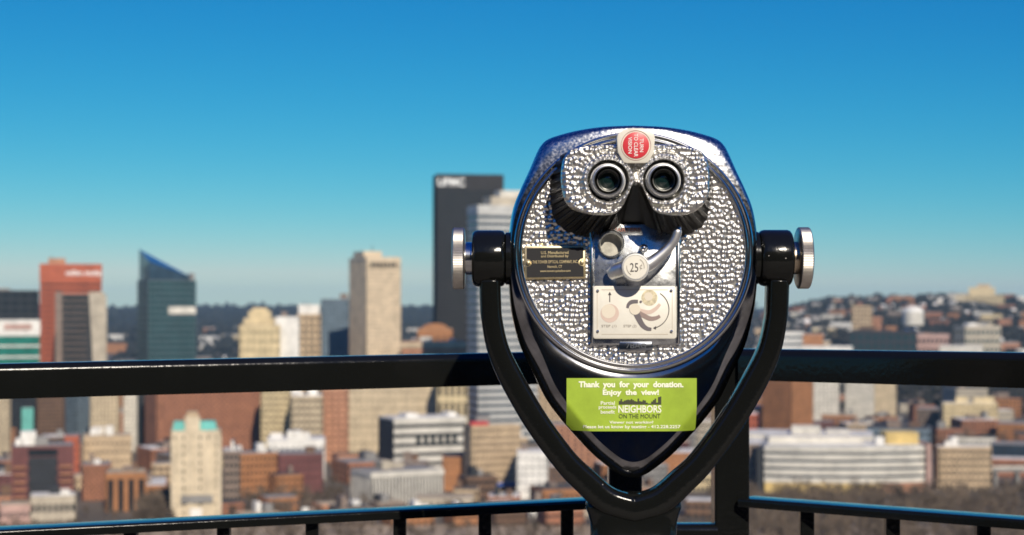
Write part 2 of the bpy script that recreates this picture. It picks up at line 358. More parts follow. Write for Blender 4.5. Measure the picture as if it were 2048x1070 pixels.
def disc_relief(name, inside, x0, x1, y0, y1, step, depth, mat_, parent):
    xs = np.arange(x0, x1 + step, step); ysn = np.arange(y0, y1 + step, step); X, Y = np.meshgrid(xs, ysn)
    ins = inside(X, Y); dep = depth(X, Y)
    k = D / F; co = np.stack([(X - 1024) * k - (VX - 1024) * k, -dep, CZ + (HZ - Y) * k], -1).reshape(-1, 3)
    nx = len(xs); I = np.arange(len(xs) * len(ysn)).reshape(len(ysn), nx)
    q = ins[:-1, :-1] & ins[1:, :-1] & ins[:-1, 1:] & ins[1:, 1:]
    fs = np.stack([I[1:, :-1][q], I[1:, 1:][q], I[:-1, 1:][q], I[:-1, :-1][q]], -1)
    used = np.unique(fs); re = np.zeros(len(co), int); re[used] = np.arange(len(used))
    me = bpy.data.meshes.new(name); me.from_pydata(co[used].tolist(), [], re[fs].tolist())
    me.polygons.foreach_set('use_smooth', [True] * len(me.polygons)); me.update()
    return link_mesh(name, me, mat_, parent)
disc_relief('face_plate', lambda X, Y: np.hypot(X - C0[0], Y - C0[1]) < 228, C0[0]-230, C0[0]+230, C0[1]-230, C0[1]+230, 1.15,
            lambda X, Y: pebble(X, Y) * px_m, chrome_peb, vr)
# rim: two beads with a groove
RSC = 1.0
def lathe(mb, cx, cy, prof, n=64, ref=None, axis='y', caps=(False, False)):
    rings = []
    for r, dep in prof:
        r *= RSC
        rings.append([V(cx + math.cos(2*math.pi*i/n) * r, cy + math.sin(2*math.pi*i/n) * r, dep, ref) for i in range(n)])
    return mb.loops(rings, True, *caps)
prof = [(221, -.001), (221.5, .003), (223, .0052), (226, .006), (229, .0052), (230.5, .0036), (232, .0036), (233.5, .005), (236, .0056), (239, .0048), (241.5, .003), (243, .0005)]
m = MB(); lathe(m, *C0, prof, 200, 0); m.build('rim_ring', chrome, vr, smooth=1)

# --- goggle shaped housing
mk = [(1138, 299), (1172, 290), (1213, 288), (1271, 288), (1340, 288), (1385, 294), (1409, 307), (1418, 332), (1420, 370), (1415, 397), (1399, 416), (1380, 427), (1350, 431), (1322, 427), (1306, 417), (1294, 394), (1283, 374), (1273, 370), (1263, 374), (1252, 400), (1241, 419), (1222, 429), (1190, 430), (1160, 424), (1140, 414), (1128, 396), (1123, 372), (1122, 347), (1126, 320)]
MC = (1271.0, 342.0)
ms = spline(mk + mk[:1], 8)[:-1]
ma = np.array([math.atan2(y - MC[1], x - MC[0]) % (2*math.pi) for x, y in ms]); mr_ = np.array([math.hypot(x - MC[0], y - MC[1]) for x, y in ms])
od = np.argsort(ma); ma, mr_ = ma[od], mr_[od]
NM = 640; aa = np.arange(NM) * 2 * math.pi / NM; Rm = np.interp(aa, ma, mr_, period=2*math.pi)
EYES = ((1216.5, 361.0), (1327.5, 360.0)); MF = 0.060
ts = list(np.linspace(0.02, 1, 110)); rings = []; kk = (D - MF) / F
for t_ in ts:
    X = MC[0] + np.cos(aa) * Rm * t_; Y = MC[1] + np.sin(aa) * Rm * t_
    dpt = np.full(NM, MF) + pebble(X, Y, 9.8, 2.5, 9) * px_m
    for ex, ey in EYES:
        r = np.hypot(X - ex, Y - ey)
        dpt = dpt + .0035 * np.exp(-((r - 48) / 6) ** 2) - .002 * np.exp(-((r - 58) / 4) ** 2)
        dpt = np.where(r < 42, np.minimum(dpt, MF + .002) - .022 * sst(42, 37.5, r), dpt)
    e = np.clip((t_ * Rm - (Rm - 7)) / 7, 0, 1); dpt = dpt - .006 * (1 - np.sqrt(np.clip(1 - e * e, 0, 1)))
    rings.append([((x - 1024) * kk - (VX - 1024) * px_m, -d_, CZ + (HZ - y) * kk) for x, y, d_ in zip(X, Y, dpt)])
m = MB(); m.loops(rings, True, True, False); hs_ = m.build('eyepiece_housing', chrome_peb, vr, smooth=50, fix=True)
bs = spline([(1112, 312), (1140, 291), (1205, 287), (1271, 286), (1340, 287), (1400, 291), (1428, 312), (1436, 360), (1434, 410), (1421, 445), (1392, 464), (1345, 472), (1308, 464), (1288, 448), (1254, 448), (1236, 464), (1200, 472), (1150, 464), (1117, 445), (1103, 410), (1101, 360), (1112, 312)], 8)[:-1]
ba = np.array([math.atan2(y - MC[1], x - MC[0]) % (2*math.pi) for x, y in bs]); br = np.array([math.hypot(x - MC[0], y - MC[1]) for x, y in bs]); od = np.argsort(ba)
Rb = np.interp(aa, ba[od], br[od], period=2*math.pi)
nose = sst(36, 20, np.abs(Rm * np.cos(aa))) * (np.sin(aa) > 0); low = np.clip((np.sin(aa) + .45) / .3, 0, 1) * (1 - nose)
fin = np.clip(np.sin(aa * 52) * 2.5, -1, 1) * 3.2 * low
rings = []
for q, dep, ff in ((-.03, MF - .0055, 0), (0, MF - .012, 0), (0, MF - .013, 1), (.18, MF - .025, 1), (.5, .020, 1), (.85, .006, 1), (1, .002, .4), (1.01, -.001, 0)):
    Rr = Rm * (1 - q) + Rb * q - 1.5 + (fin - 2.6 * low) * ff
    rings.append([((MC[0] + math.cos(a) * r - 1024) * kk - (VX - 1024) * px_m, -dep, CZ + (HZ - MC[1] - math.sin(a) * r) * kk) for a, r in zip(aa, Rr)])
m = MB(); m.loops(rings, True, False, False); m.build('ribbed_skirt', rib_black, hs_, smooth=30)
DOFF = 0.016; RSC = .87
for ex, ey in EYES:
    ep = MB(); lathe(ep, ex, ey, [(42, .018), (41, .042), (40.2, .0435), (39, .0435), (38.2, .045), (37.5, .0505), (36, .053), (33.5, .0535), (32, .0525), (31, .050)], 72, .050)
    e = ep.build('eyepiece', lever_chrome, vr, smooth=35)
    m = MB(); lathe(m, ex, ey, [(31.3, .0505), (30.5, .044), (29.5, .036), (26.5, .0335), (26, .032)], 64, .042); m.build('barrel', black_in, e, smooth=30)
    m = MB(); lathe(m, ex, ey, [(26.7, .0332), (26.3, .0355), (24.8, .0362), (23.6, .035), (23.0, .032)], 64, .035); m.build('lens_ring', mat('lens_ring_metal', (0.45, 0.45, 0.43), .35, 1.0), e, smooth=1)
    m = MB(); lathe(m, ex, ey, [(23.4, .0325), (19, .0342), (13, .0358), (7, .0367), (.3, .037)], 48, .035, caps=(False, True))
    m.build('lens', mat('coated_lens', (0.006, 0.018, 0.018), .05, spec=.9, coat=.6), e, smooth=1)
# knurling under the eyepieces
    m = MB(); n = 60
    for i in range(n):
        a = 2 * math.pi * i / n; c_, s_ = math.cos(a), math.sin(a)
        p0 = [V(ex + c_ * r - s_ * q, ey + s_ * r + c_ * q, dp, .040) for r, q, dp in ((40.5, -1.1, .024), (43.3, 0, .024), (40.5, 1.1, .024))]
        p1 = [V(ex + c_ * r - s_ * q, ey + s_ * r + c_ * q, dp, .040) for r, q, dp in ((40.5, -1.1, .0415), (43.3, 0, .0415), (40.5, 1.1, .0415))]
        m.loops([p0, p1], True, False, True)
    m.build('knurled_grip', chrome, e)

DOFF = 0.0; RSC = 1.0
# --- flat plates with bevelled rims
def rrect(x0, x1, y0, y1, r, n=5, rot=0.0):
    o = []
    for cx, cy, a0 in ((x1 - r, y0 + r, -90), (x1 - r, y1 - r, 0), (x0 + r, y1 - r, 90), (x0 + r, y0 + r, 180)):
        for i in range(n + 1):
            a = math.radians(a0 + 90 * i / n); o.append((cx + r * math.cos(a), cy + r * math.sin(a)))
    if rot:
        mx, my = (x0+x1)/2, (y0+y1)/2; c_, s_ = math.cos(rot), math.sin(rot)
        o = [(mx + (x-mx)*c_ - (y-my)*s_, my + (x-mx)*s_ + (y-my)*c_) for x, y in o]
    return o
def plate(name, poly, d0, d1, mt, parent, bev=1.2, smooth=40):
    cx = sum(p[0] for p in poly) / len(poly); cy = sum(p[1] for p in poly) / len(poly)
    w2 = max(abs(p[0] - cx) for p in poly); h2 = max(abs(p[1] - cy) for p in poly)
    ins = [(cx + (x - cx) * (1 - bev / w2), cy + (y - cy) * (1 - bev / h2)) for x, y in poly]
    m = MB(); m.loops([[V(x, y, d0, d1) for x, y in poly], [V(x, y, d1 - bev * px_m * .8, d1) for x, y in poly], [V(x, y, d1, d1) for x, y in ins]], True, False, True)
    return m.build(name, mt, parent, smooth=smooth)
TXT = {}
def text_geo(s, bold):
    c = bpy.data.curves.new('t', 'FONT'); c.body = s; c.align_x = 'CENTER'; c.offset = bold; c.resolution_u = 3
    o = bpy.data.objects.new('t', c); COL.objects.link(o); dg = bpy.context.evaluated_depsgraph_get(); dg.update()
    me = bpy.data.meshes.new_from_object(o.evaluated_get(dg)); v = [tuple(x.co) for x in me.vertices]; f = [tuple(p.vertices) for p in me.polygons]
    bpy.data.objects.remove(o); bpy.data.curves.remove(c); bpy.data.meshes.remove(me)
    return v, f
def text(s, x0, x1, y0, y1, dep, mt, parent, bold=0.0, rot=0.0, quarter=False, name='lettering', follow=None):
    v, f = text_geo(s, bold); ax = [p[0] for p in v]; ay = [p[1] for p in v]
    lx, hx, ly, hy = min(ax), max(ax), min(ay), max(ay); m = MB(); mx, my = (x0+x1)/2, (y0+y1)/2
    for x, y, _ in v:
        u, w_ = (x - lx) / (hx - lx), (y - ly) / (hy - ly)
        if quarter: px, py = x0 + w_ * (x1 - x0), y0 + u * (y1 - y0)          # reads downwards
        else: px, py = x0 + u * (x1 - x0), y1 - w_ * (y1 - y0)
        if rot: px, py = mx + (px-mx)*math.cos(rot) - (py-my)*math.sin(rot), my + (px-mx)*math.sin(rot) + (py-my)*math.cos(rot)
        d_ = follow(px, py) + dep if follow else dep
        m.v.append(tuple(V(px, py, d_, 0 if follow else dep)))
    m.f = f; return m.build(name, mt, parent, fix=False)

# red badge
DOFF = 0.016
badge_w = mat('badge_white', (0.72, 0.69, 0.60), 0.45, var=.08, scale=80)
hexp = [(1234, 276), (1236, 268), (1246, 260), (1258, 256.5), (1286, 256.5), (1298, 260), (1308, 268), (1310, 276), (1308, 304), (1297, 324), (1290, 326), (1254, 326), (1247, 324), (1236, 304)]
bd = plate('focus_badge', hexp, .030, .053, badge_w, vr, 1.5)
bd['label'] = 'white badge with a red disc above the eyepieces'
m = MB(); lathe(m, 1272, 290.5, [(26.5, 0.0528), (26.4, 0.0537), (25.6, 0.0539), (.2, 0.0539)], 48, 0.0538, caps=(False, True)); m.build('red_disc', mat('red_enamel', (0.58, 0.035, 0.05), .4), bd, smooth=30)
m = MB(); lathe(m, 1272, 290.5, [(30.4, 0.0528), (30, 0.0536), (29.3, 0.0536), (29, 0.0528)], 48, 0.0538); m.build('badge_ring', mat('badge_ring_red', (0.45, 0.25, 0.22), .5), bd, smooth=1)
wt = mat('white_ink', (0.80, 0.76, 0.72), 0.5)
text('TURN', 1279.5, 1287, 277, 304, 0.0542, wt, bd, .012, quarter=True); text('TO CLEAR', 1268, 1276, 267.5, 313.5, 0.0542, wt, bd, .012, quarter=True); text('VISION', 1256.5, 1264, 274, 307, 0.0542, wt, bd, .012, quarter=True)

DOFF = 0.0
# brass maker's plaque
rot = -0.012
pq = plate('maker_plaque', rrect(1049, 1171.5, 491.5, 558, 3, rot=rot), .0, .0045, brass, vr, 1.0)
pq['label'] = 'black and brass maker plaque'
notch = []
for x, y in ((1053.5, 495.5), (1167, 495.5), (1167, 517), (1161, 518.5), (1157.5, 522), (1157, 525), (1157.5, 528), (1161, 531.5), (1167, 533), (1167, 554), (1053.5, 554), (1053.5, 533), (1059.5, 531.5), (1063, 528), (1063.5, 525), (1063, 522), (1059.5, 518.5), (1053.5, 517)):
    notch.append((1110 + (x-1110)*math.cos(rot) - (y-525)*math.sin(rot), 525 + (x-1110)*math.sin(rot) + (y-525)*math.cos(rot)))
m = MB(); m.v = [tuple(V(x, y, .0048, .0048)) for x, y in notch]; m.f = [tuple(range(len(notch)))[::-1]]; m.build('plaque_field', mat('plaque_black', (0.018, 0.018, 0.02), .38), pq)
for (s, a, b_, y0, y1) in (('U.S. Manufactured', 1082, 1137, 502, 508), ('and Distributed by', 1082, 1137, 509.5, 516), ('THE TOWER OPTICAL COMPANY, INC.', 1065, 1156, 520.5, 527.5), ('Norwalk, CT', 1095, 1124, 530.5, 536.5), ('www.toweropticalco.com', 1080, 1141, 539.5, 545)):
    text(s, a, b_, y0, y1, .0050, brass, pq, .012, rot)
for x in (1056.5, 1164): 
    m = MB(); lathe(m, x, 525 + (1110 - x) * .012, [(4.4, .004), (4.2, .0062), (3, .0068), (.1, .0069)], 20, .006, caps=(False, True)); m.build('rivet', brass, pq, smooth=40)

# coin panel with its side strips
pn = plate('coin_panel', rrect(1181, 1359, 448, 690, 3), .0, .0060, chrome_panel, vr, 1.2)
for a, b_ in ((1180, 1187.5), (1352.5, 1360.5)):
    plate('edge_strip', rrect(a, b_, 446, 689, 2), .0, .0085, chrome, pn, 1.6)
plate('price_tab', [(1243, 449), (1281, 449), (1286, 470), (1240, 470)], .005, .0072, chrome_panel, pn, .8)
text('QUARTERS', 1213, 1281, 455.5, 464.5, .0075, mat('red_ink', (0.30, 0.13, 0.10), .5), pn, .01)
m = MB(); lathe(m, 1222, 488, [(26.5, .0055), (26, .0105), (25, .0115), (23.5, .0115), (22.8, .0105), (22.5, .0064)], 48, .012); sl = m.build('coin_cup', chrome_panel, pn, smooth=35)
m = MB(); lathe(m, 1222, 488, [(22.6, .0078), (22.2, .0064), (.2, .0064)], 48, .0075, caps=(False, True)); m.build('coin_rest', mat('dull_zinc', (0.52, 0.50, 0.44), .5, .6, var=.3, scale=120), sl, smooth=35)
m = MB(); pts = []
for i in range(25):
    a = math.radians(150 + 240 * i / 24); pts.append(V(1222 + 24.2 * math.cos(a), 488 + 24.2 * math.sin(a), .0165, .014))
sweep(m, pts, [(.0014 + .0012 * math.sin(math.pi * i / 24), .0045) for i in range(25)], 10); m.build('coin_hood', chrome_panel, sl, smooth=40)
m = MB(); lathe(m, 1287, 497, [(7, .005), (6.5, .014), (8.2, .016), (9, .019), (8.4, .0225), (6, .0248), (3, .0258), (.1, .026)], 28, .018, caps=(False, True)); m.build('coin_button', chrome, pn, smooth=50)

# crank
ck = MB()
cp = spline([(1221, 549, .015), (1235, 541, .021), (1252, 536, .025), (1271, 534, .027), (1295, 530, .0275), (1318, 514, .0285), (1337, 496, .0295), (1350, 478, .031), (1356.5, 458, .032)], 6)
nr = len(cp); rad = []
for i in range(nr):
    t_ = i / (nr - 1); r = np.interp(t_, [0, .1, .3, .45, .6, .8, .97, 1.0], [12, 15, 16, 15, 12, 9.2, 8.8, 6.4]) * px_m; rad.append((r, r * .85))
sweep(ck, [V(a, b_, c_) for a, b_, c_ in cp], rad, 20); cr = ck.build('crank_handle', lever_chrome, vr, smooth=60)
m = MB(); pts = [V(1356.5, 458, .032), V(1357.5, 454, .032), V(1358, 451.5, .032)]; sweep(m, pts, [6.5*px_m, 5.4*px_m, 1.6*px_m], 16); m.build('handle_tip', lever_chrome, cr, smooth=60)
m = MB(); lathe(m, 1271, 534, [(30, .006), (30, .018), (28.5, .030), (28.2, .036), (27, .0375), (24.2, .0376), (23.8, .0368)], 56, .036); hb = m.build('hub', lever_chrome, cr, smooth=35)
m = MB(); lathe(m, 1271, 534, [(24, .0366), (23.5, .0372), (.2, .0373)], 48, .037, caps=(False, True)); m.build('price_disc', white_en, hb, smooth=30)
text('25', 1260, 1276.5, 526, 543.5, .0377, ink, hb, .0); text('¢', 1279.5, 1284.5, 527, 541, .0377, mat('faded_ink', (0.30, 0.27, 0.23), .6), hb, 0)
def arc(mb, cx, cy, r, a0, a1, wd, dep, n=20):
    q = [math.radians(a0 + (a1 - a0) * i / n) for i in range(n + 1)]
    wds = wd if callable(wd) else (lambda t: wd)
    mb.loops([[V(cx + math.cos(a) * (r - wds(i/n)/2), cy + math.sin(a) * (r - wds(i/n)/2), dep), V(cx + math.cos(a) * (r + wds(i/n)/2), cy + math.sin(a) * (r + wds(i/n)/2), dep)] for i, a in enumerate(q)], False)
m = MB(); arc(m, 1271, 534, 17.5, -60, 10, 1.0, .0377); arc(m, 1271, 534, 17.5, 120, 190, 1.0, .0377); m.build('arrow_mark', MATS['faded_ink'], hb)

# instruction plate
ip = plate('instruction_plate', rrect(1186.5, 1352.5, 572, 677.5, 5), .0055, .0110, white_en, vr, 1.2)
ip['label'] = 'cream instruction plate with coin and crank drawings'
pale = mat('print_pale', (0.60, 0.47, 0.40), .5); tanp = mat('print_tan', (0.62, 0.55, 0.38), .5, var=.3, scale=300); greyp = mat('print_grey', (0.13, 0.115, 0.125), .5); cream = mat('print_cream', (0.68, 0.62, 0.51), .5)
def flat(name, pts, dep, mt):
    m = MB(); m.v = [tuple(V(x, y, dep, .0114)) for x, y in pts]; m.f = [tuple(range(len(pts)))]; return m.build(name, mt, ip)
m = MB()
for x0, x1, y0, y1 in ((1194, 1195, 581, 668), (1344, 1345, 581, 668), (1203, 1336, 579, 580), (1203, 1336, 668, 669)):
    k_ = len(m.v); m.v += [tuple(V(x, y, .0113, .0113)) for x, y in ((x0,y0),(x1,y0),(x1,y1),(x0,y1))]; m.f.append((k_, k_+1, k_+2, k_+3))
m.build('printed_border', mat('print_line', (0.52, 0.45, 0.36), .5), ip)
for x, y in ((1195.5, 581.5), (1342.5, 581), (1195.5, 662.5), (1343, 662.5)):
    m = MB(); lathe(m, x, y, [(3, .0112), (2.8, .0124), (1.5, .0131), (.1, .0132)], 16, .012, caps=(False, True)); m.build('rivet', chrome, ip, smooth=40)
def circ(cx, cy, r, n=32, a0=0, a1=360): return [(cx + r * math.cos(math.radians(a0 + (a1-a0)*i/n)), cy + r * math.sin(math.radians(a0 + (a1-a0)*i/n))) for i in range(n if a1-a0 == 360 else n + 1)]
flat('printed_coin', circ(1219.5, 626.5, 18.5), .0112, pale); flat('printed_coin', circ(1217, 622.5, 14), .0114, cream)
flat('printed_arrow', [(1218.6, 586), (1220.4, 586), (1220.4, 604), (1218.6, 604)], .0113, ink); flat('printed_arrow', [(1216, 590), (1219.5, 583), (1223, 590)], .0114, ink)
flat('printed_coin', circ(1299, 595.5, 16), .0112, tanp); flat('printed_coin', circ(1297, 593, 8.5), .01135, cream)
def thick(name, pts, wd, dep, mt):
    s_ = spline(pts, 6); L, R_ = [], []
    for i, p in enumerate(s_):
        t_ = s_[min(i+1, len(s_)-1)] - s_[max(i-1, 0)]; t_ = t_ / np.hypot(*t_); n_ = np.array([-t_[1], t_[0]]); ww = np.interp(i / (len(s_)-1), [0, .5, 1], wd) / 2
        L.append(V(*(p + n_ * ww), dep, .0114)); R_.append(V(*(p - n_ * ww), dep, .0114))
    m = MB(); m.loops([[a, b_] for a, b_ in zip(L, R_)], False); m.build(name, mt, ip)
thick('printed_crank', [(1270, 618), (1286, 623), (1300, 624), (1312, 617), (1320, 608)], (9, 8, 6), .01125, pale)
thick('printed_crank', [(1270, 622), (1285, 630), (1300, 637), (1312, 636), (1320, 632)], (10, 9, 6), .01135, mat('print_brown', (0.28, 0.21, 0.19), .5))
thick('printed_crank', [(1270, 620), (1277, 636), (1285, 650), (1294, 657), (1303, 658.5)], (13, 10, 6), .01145, greyp)
thick('printed_crank', [(1255, 616), (1257, 609), (1262, 604.5), (1268, 603), (1276, 603)], (5, 8, 7), .01145, greyp); flat('printed_dot', circ(1281.5, 603.5, 2.6, 14), .0115, greyp)
flat('printed_hub', circ(1270, 618.5, 11), .0116, cream)
m = MB(); arc(m, 1300, 619, 38, -58, 72, lambda t: 1.5, .0115, 30); m.build('printed_arrow', ink, ip); flat('printed_arrow', [(1306, 656), (1312.5, 652), (1312, 659)], .01155, ink)
fi = MATS['faded_ink']; text('STEP (1)', 1203, 1233, 649.5, 656, .0114, fi, ip, .0); text('STEP (2)', 1247, 1273, 649.5, 656, .0114, fi, ip, .0)
tg = plate('number_tag', rrect(1238, 1305, 683, 700.5, 1.5), .0, .0062, mat('tag_metal', (0.42, 0.45, 0.50), .2, 1.0, var=.3, scale=60), vr, 1.0)
text('7BAG', 1252, 1292, 686.5, 696.5, .0066, mat('engraving', (0.10, 0.11, 0.13), .5, .6), tg, .0)

# green sticker, bent over the edge of the shell
green = mat('sticker_green', (0.33, 0.47, 0.04), .42, var=.22, scale=14)
x0, x1, y0, y1 = 1133.0, 1392.5, 756.0, 862.0; nx_, ny_ = 60, 26; rows = []
for j in range(ny_ + 1):
    row = []
    for i in range(nx_ + 1):
        px, py = x0 + (x1 - x0) * i / nx_, y0 + (y1 - y0) * j / ny_
        r = math.hypot(px - C0[0], py - C0[1]); R = Rsil(px, py) - 2
        if r > R: px, py = C0[0] + (px - C0[0]) * R / r, C0[1] + (py - C0[1]) * R / r
        row.append(V(px, py, shell_dep(px, py) + .0009, 0))
    rows.append(row)
m = MB(); m.loops(rows, False); st = m.build('donation_sticker', green, vr, smooth=1); st['label'] = 'green donation sticker with white lettering'
sw = mat('sticker_white', (0.82, 0.84, 0.66), .5); sk = mat('sticker_grey', (0.05, 0.055, 0.03), .5)
for s, a, b_, u, v_, mt, bo in (('Thank  you  for  your  donation.', 1157, 1366, 762, 778, sw, .042), ('Enjoy  the  view!', 1205, 1317, 778.5, 793, sw, .042),
        ('Partial', 1201, 1229, 802, 809, sw, .015), ('proceeds', 1197, 1232, 810, 819, sw, .015), ('benefit', 1201, 1229, 819.5, 827, sw, .015),
        ('NEIGHBORS', 1236, 1322, 810, 825, sw, .02), ('ON THE MOUNT', 1237, 1320, 827.5, 836, sk, .0),
        ('Viewer not working?', 1218, 1306, 841, 848.5, sw, .02), ('Please let us know by texting - 412.228.2257', 1166, 1360, 849.5, 858, sw, .02)):
    text(s, a, b_, u, v_, .0015, mt, st, bo, follow=shell_dep)
rb = random.Random(3); m = MB(); x = 1237.0
hts = [7, 11, 6, 8, 9, 10, 9, 11, 9, 7, 6, 12, 7, 6, 9, 8, 4, 2, 2, 6, 9, 12, 4, 15, 16]
for i, h_ in enumerate(hts):
    wd = 3.4; k_ = len(m.v); m.v += [tuple(V(a, b_, shell_dep(a, b_) + .0014, 0)) for a, b_ in ((x + .2, 808.5), (x + wd - .1, 808.5), (x + wd - .1, 808.5 - h_), (x + .2, 808.5 - h_))]; m.f.append((k_, k_+1, k_+2, k_+3)); x += wd
m.build('skyline_print', sk, st)

# --- yoke, bosses, clamp knobs, pedestal
left = [(287, 560), (286, 600), (283, 640), (270, 700), (242, 761), (194, 843), (136, 922), (96, 962), (52, 1000), (0, 1017)]
cl = spline(left, 6); full = [(VX - x, y) for x, y in cl] + [(VX + x, y) for x, y in cl[::-1][1:]]
nf = len(full); pts = [V(x, y, -.02, -.02) for x, y in full]; rad = []
for i, (x, y) in enumerate(full):
    wv = np.interp(y, [560, 600, 640, 700, 761, 843, 922, 1000], [22, 22, 21.5, 22.5, 24.5, 25, 25, 28]) * px_m; rad.append((wv, .021))
# rounded-square section
m = MB(); rings = []
for i, p in enumerate(pts):
    tt = (pts[min(i+1, nf-1)] - pts[max(i-1, 0)]).normalized(); n_ = tt.cross(Vector((0, 1, 0))).normalized(); ra, rb_ = rad[i]; ring = []
    for k in range(28):
        a = 2 * math.pi * k / 28; c_, s_ = math.cos(a), math.sin(a); e = .48
        ring.append(p + n_ * (math.copysign(abs(c_) ** e, c_) * ra) + Vector((0, 1, 0)) * (math.copysign(abs(s_) ** e, s_) * rb_))
    rings.append(ring)
m.loops(rings, True, True, True); yk = m.build('yoke', yoke_paint, vr, smooth=1)
def xlathe(name, prof, py, dep, mt, parent, n=56, smooth=35, knurled=None):
    """turned about a level axis through the head; profile of (column, radius px)"""
    rings = []; k = D / F
    for px, r in prof:
        ring = []
        for i in range(n):
            a = 2 * math.pi * i / n; q = r * (1 + (knurled if knurled and r > 55 and i % 2 else 0))
            ring.append(((px - VX) * k, -dep + math.sin(a) * q * k, CZ + (HZ - py) * k + math.cos(a) * q * k))
        rings.append(ring)
    m = MB(); m.loops(rings, True, True, True); return m.build(name, mt, parent, smooth=smooth)
for s, cx, py in ((-1, VX - 290, 516), (1, VX + 288, 515)):
    xlathe('pivot_boss', [(cx - 33.5, 46), (cx - 32, 52), (cx - 28, 55.5), (cx - 22, 57), (cx + 24, 57), (cx + 29, 55.5), (cx + 32, 52), (cx + 33.5, 46)], py, -.02, yoke_paint, yk, smooth=1)
    a, b_ = sorted((cx - s * 33, cx - s * 46)); xlathe('pivot_collar', [(a, 50), (a + 2, 53), (b_ - 2, 53), (b_, 50)], py, -.02, yoke_paint, yk)
    xlathe('knob_shaft', [(cx + s * 32, 33), (cx + s * 46, 33), (cx + s * 47, 30), (cx + s * 52, 30), (cx + s * 53, 33)], py, -.02, chrome if s < 0 else mat('warm_steel', (0.66, 0.56, 0.42), .25, 1.0), yk)
    i0 = cx + s * 48 if s < 0 else cx + s * 45; i1 = i0 + s * 25
    xlathe('clamp_knob', [(i0, 56), (i0 + s*2, 60.5), (i0 + s*3, 61.5), (i1 - s*3, 61.5), (i1 - s*1, 60), (i1, 57), (i1 + s*.6, 40), (i1 + s*.6, 2)], py, -.02, knurl, yk, n=240, smooth=30, knurled=.012)
rings = []; ne = 40
for py, hw, hd in ((985, 36, .016), (994, 72, .017), (1004, 96, .019), (1014, 97, .0203), (1026, 92, .0205), (1042, 88, .0206), (1070, 87, .023), (1110, 92, .035), (1150, 98, .05)):
    c_ = V(VX - 0.5, py, -.022, -.022); sq = lambda q: math.copysign(abs(q) ** .55, q)
    rings.append([(c_.x + sq(math.cos(2*math.pi*k/ne)) * hw * px_m, .022 + sq(math.sin(2*math.pi*k/ne)) * hd, c_.z) for k in range(ne)])
for z, r in ((.85, .056), (.30, .064), (.12, .075), (.06, .11), (.03, .14), (.028, .16), (0.0, .165)):
    rings.append([(math.cos(2*math.pi*k/ne) * r, .022 + math.sin(2*math.pi*k/ne) * r, z) for k in range(ne)])
m = MB(); m.loops(rings, True, True, True); m.build('pedestal', yoke_paint, vr, smooth=50)
# ------------------------------------------------------------------ the city
def wall(name, col, var=.25, rough=.8): return mat('wall_' + name, col, rough, var=var, scale=.12)
W = {k: wall(k, c) for k, c in dict(orange=(.42,.105,.05), tan=(.50,.37,.23), cream=(.60,.48,.28), white=(.74,.71,.65), brick=(.33,.14,.075), maroon=(.14,.05,.045), grey=(.23,.22,.205),
     steel=(.024,.021,.02), beige=(.52,.42,.28), rust=(.36,.16,.065), yellow=(.62,.45,.17), salmon=(.43,.21,.12), brown=(.15,.085,.05), pale=(.62,.58,.50), bluegrey=(.15,.20,.24), dark=(.022,.024,.028), slate=(.075,.115,.13), silver=(.50,.49,.46), palecream=(.64,.51,.35), stonepale=(.60,.50,.35), taupe=(.22,.165,.13), stone=(.44,.38,.29), pinkish=(.48,.31,.26), copper=(.13,.42,.36), red=(.50,.05,.05), blue=(.04,.10,.35), gold=(.75,.55,.05)).items()}
G = {k: mat('glass_' + k, c, r, spec=.35, var=.35, scale=.09) for k, (c, r) in dict(dark=((.018,.022,.026), .18), blue=((.03,.055,.085), .15), teal=((.012,.05,.055), .2), green=((.02,.16,.12), .22), steel=((.035,.055,.075), .2), brown=((.022,.015,.012), .3), sky=((.03,.12,.28), .12)).items()}
def ROOF(n='light'): return {'light': mat('roof_light', (.66,.64,.60), .85, var=.3, scale=.1), 'grey': mat('roof_grey', (.25,.24,.23), .9, var=.3, scale=.1), 'dark': mat('roof_dark', (.06,.058,.056), .9, var=.3, scale=.1), 'tan': mat('roof_tan', (.42,.34,.24), .9, var=.3, scale=.1)}[n]
FOOT = []       # (x0, x1, y0, y1) plan boxes already built on
SHARED = {}
def cuboid(mb_key, sx, sy, sz, mt):
    k = (mb_key, round(sx, 2), round(sy, 2), round(sz, 2), mt.name)
    if k not in SHARED:
        me = MB().box(-sx/2, sx/2, 0, sy, 0, sz).mesh(mb_key, fix=False); me.materials.append(mt); SHARED[k] = me
    return SHARED[k]
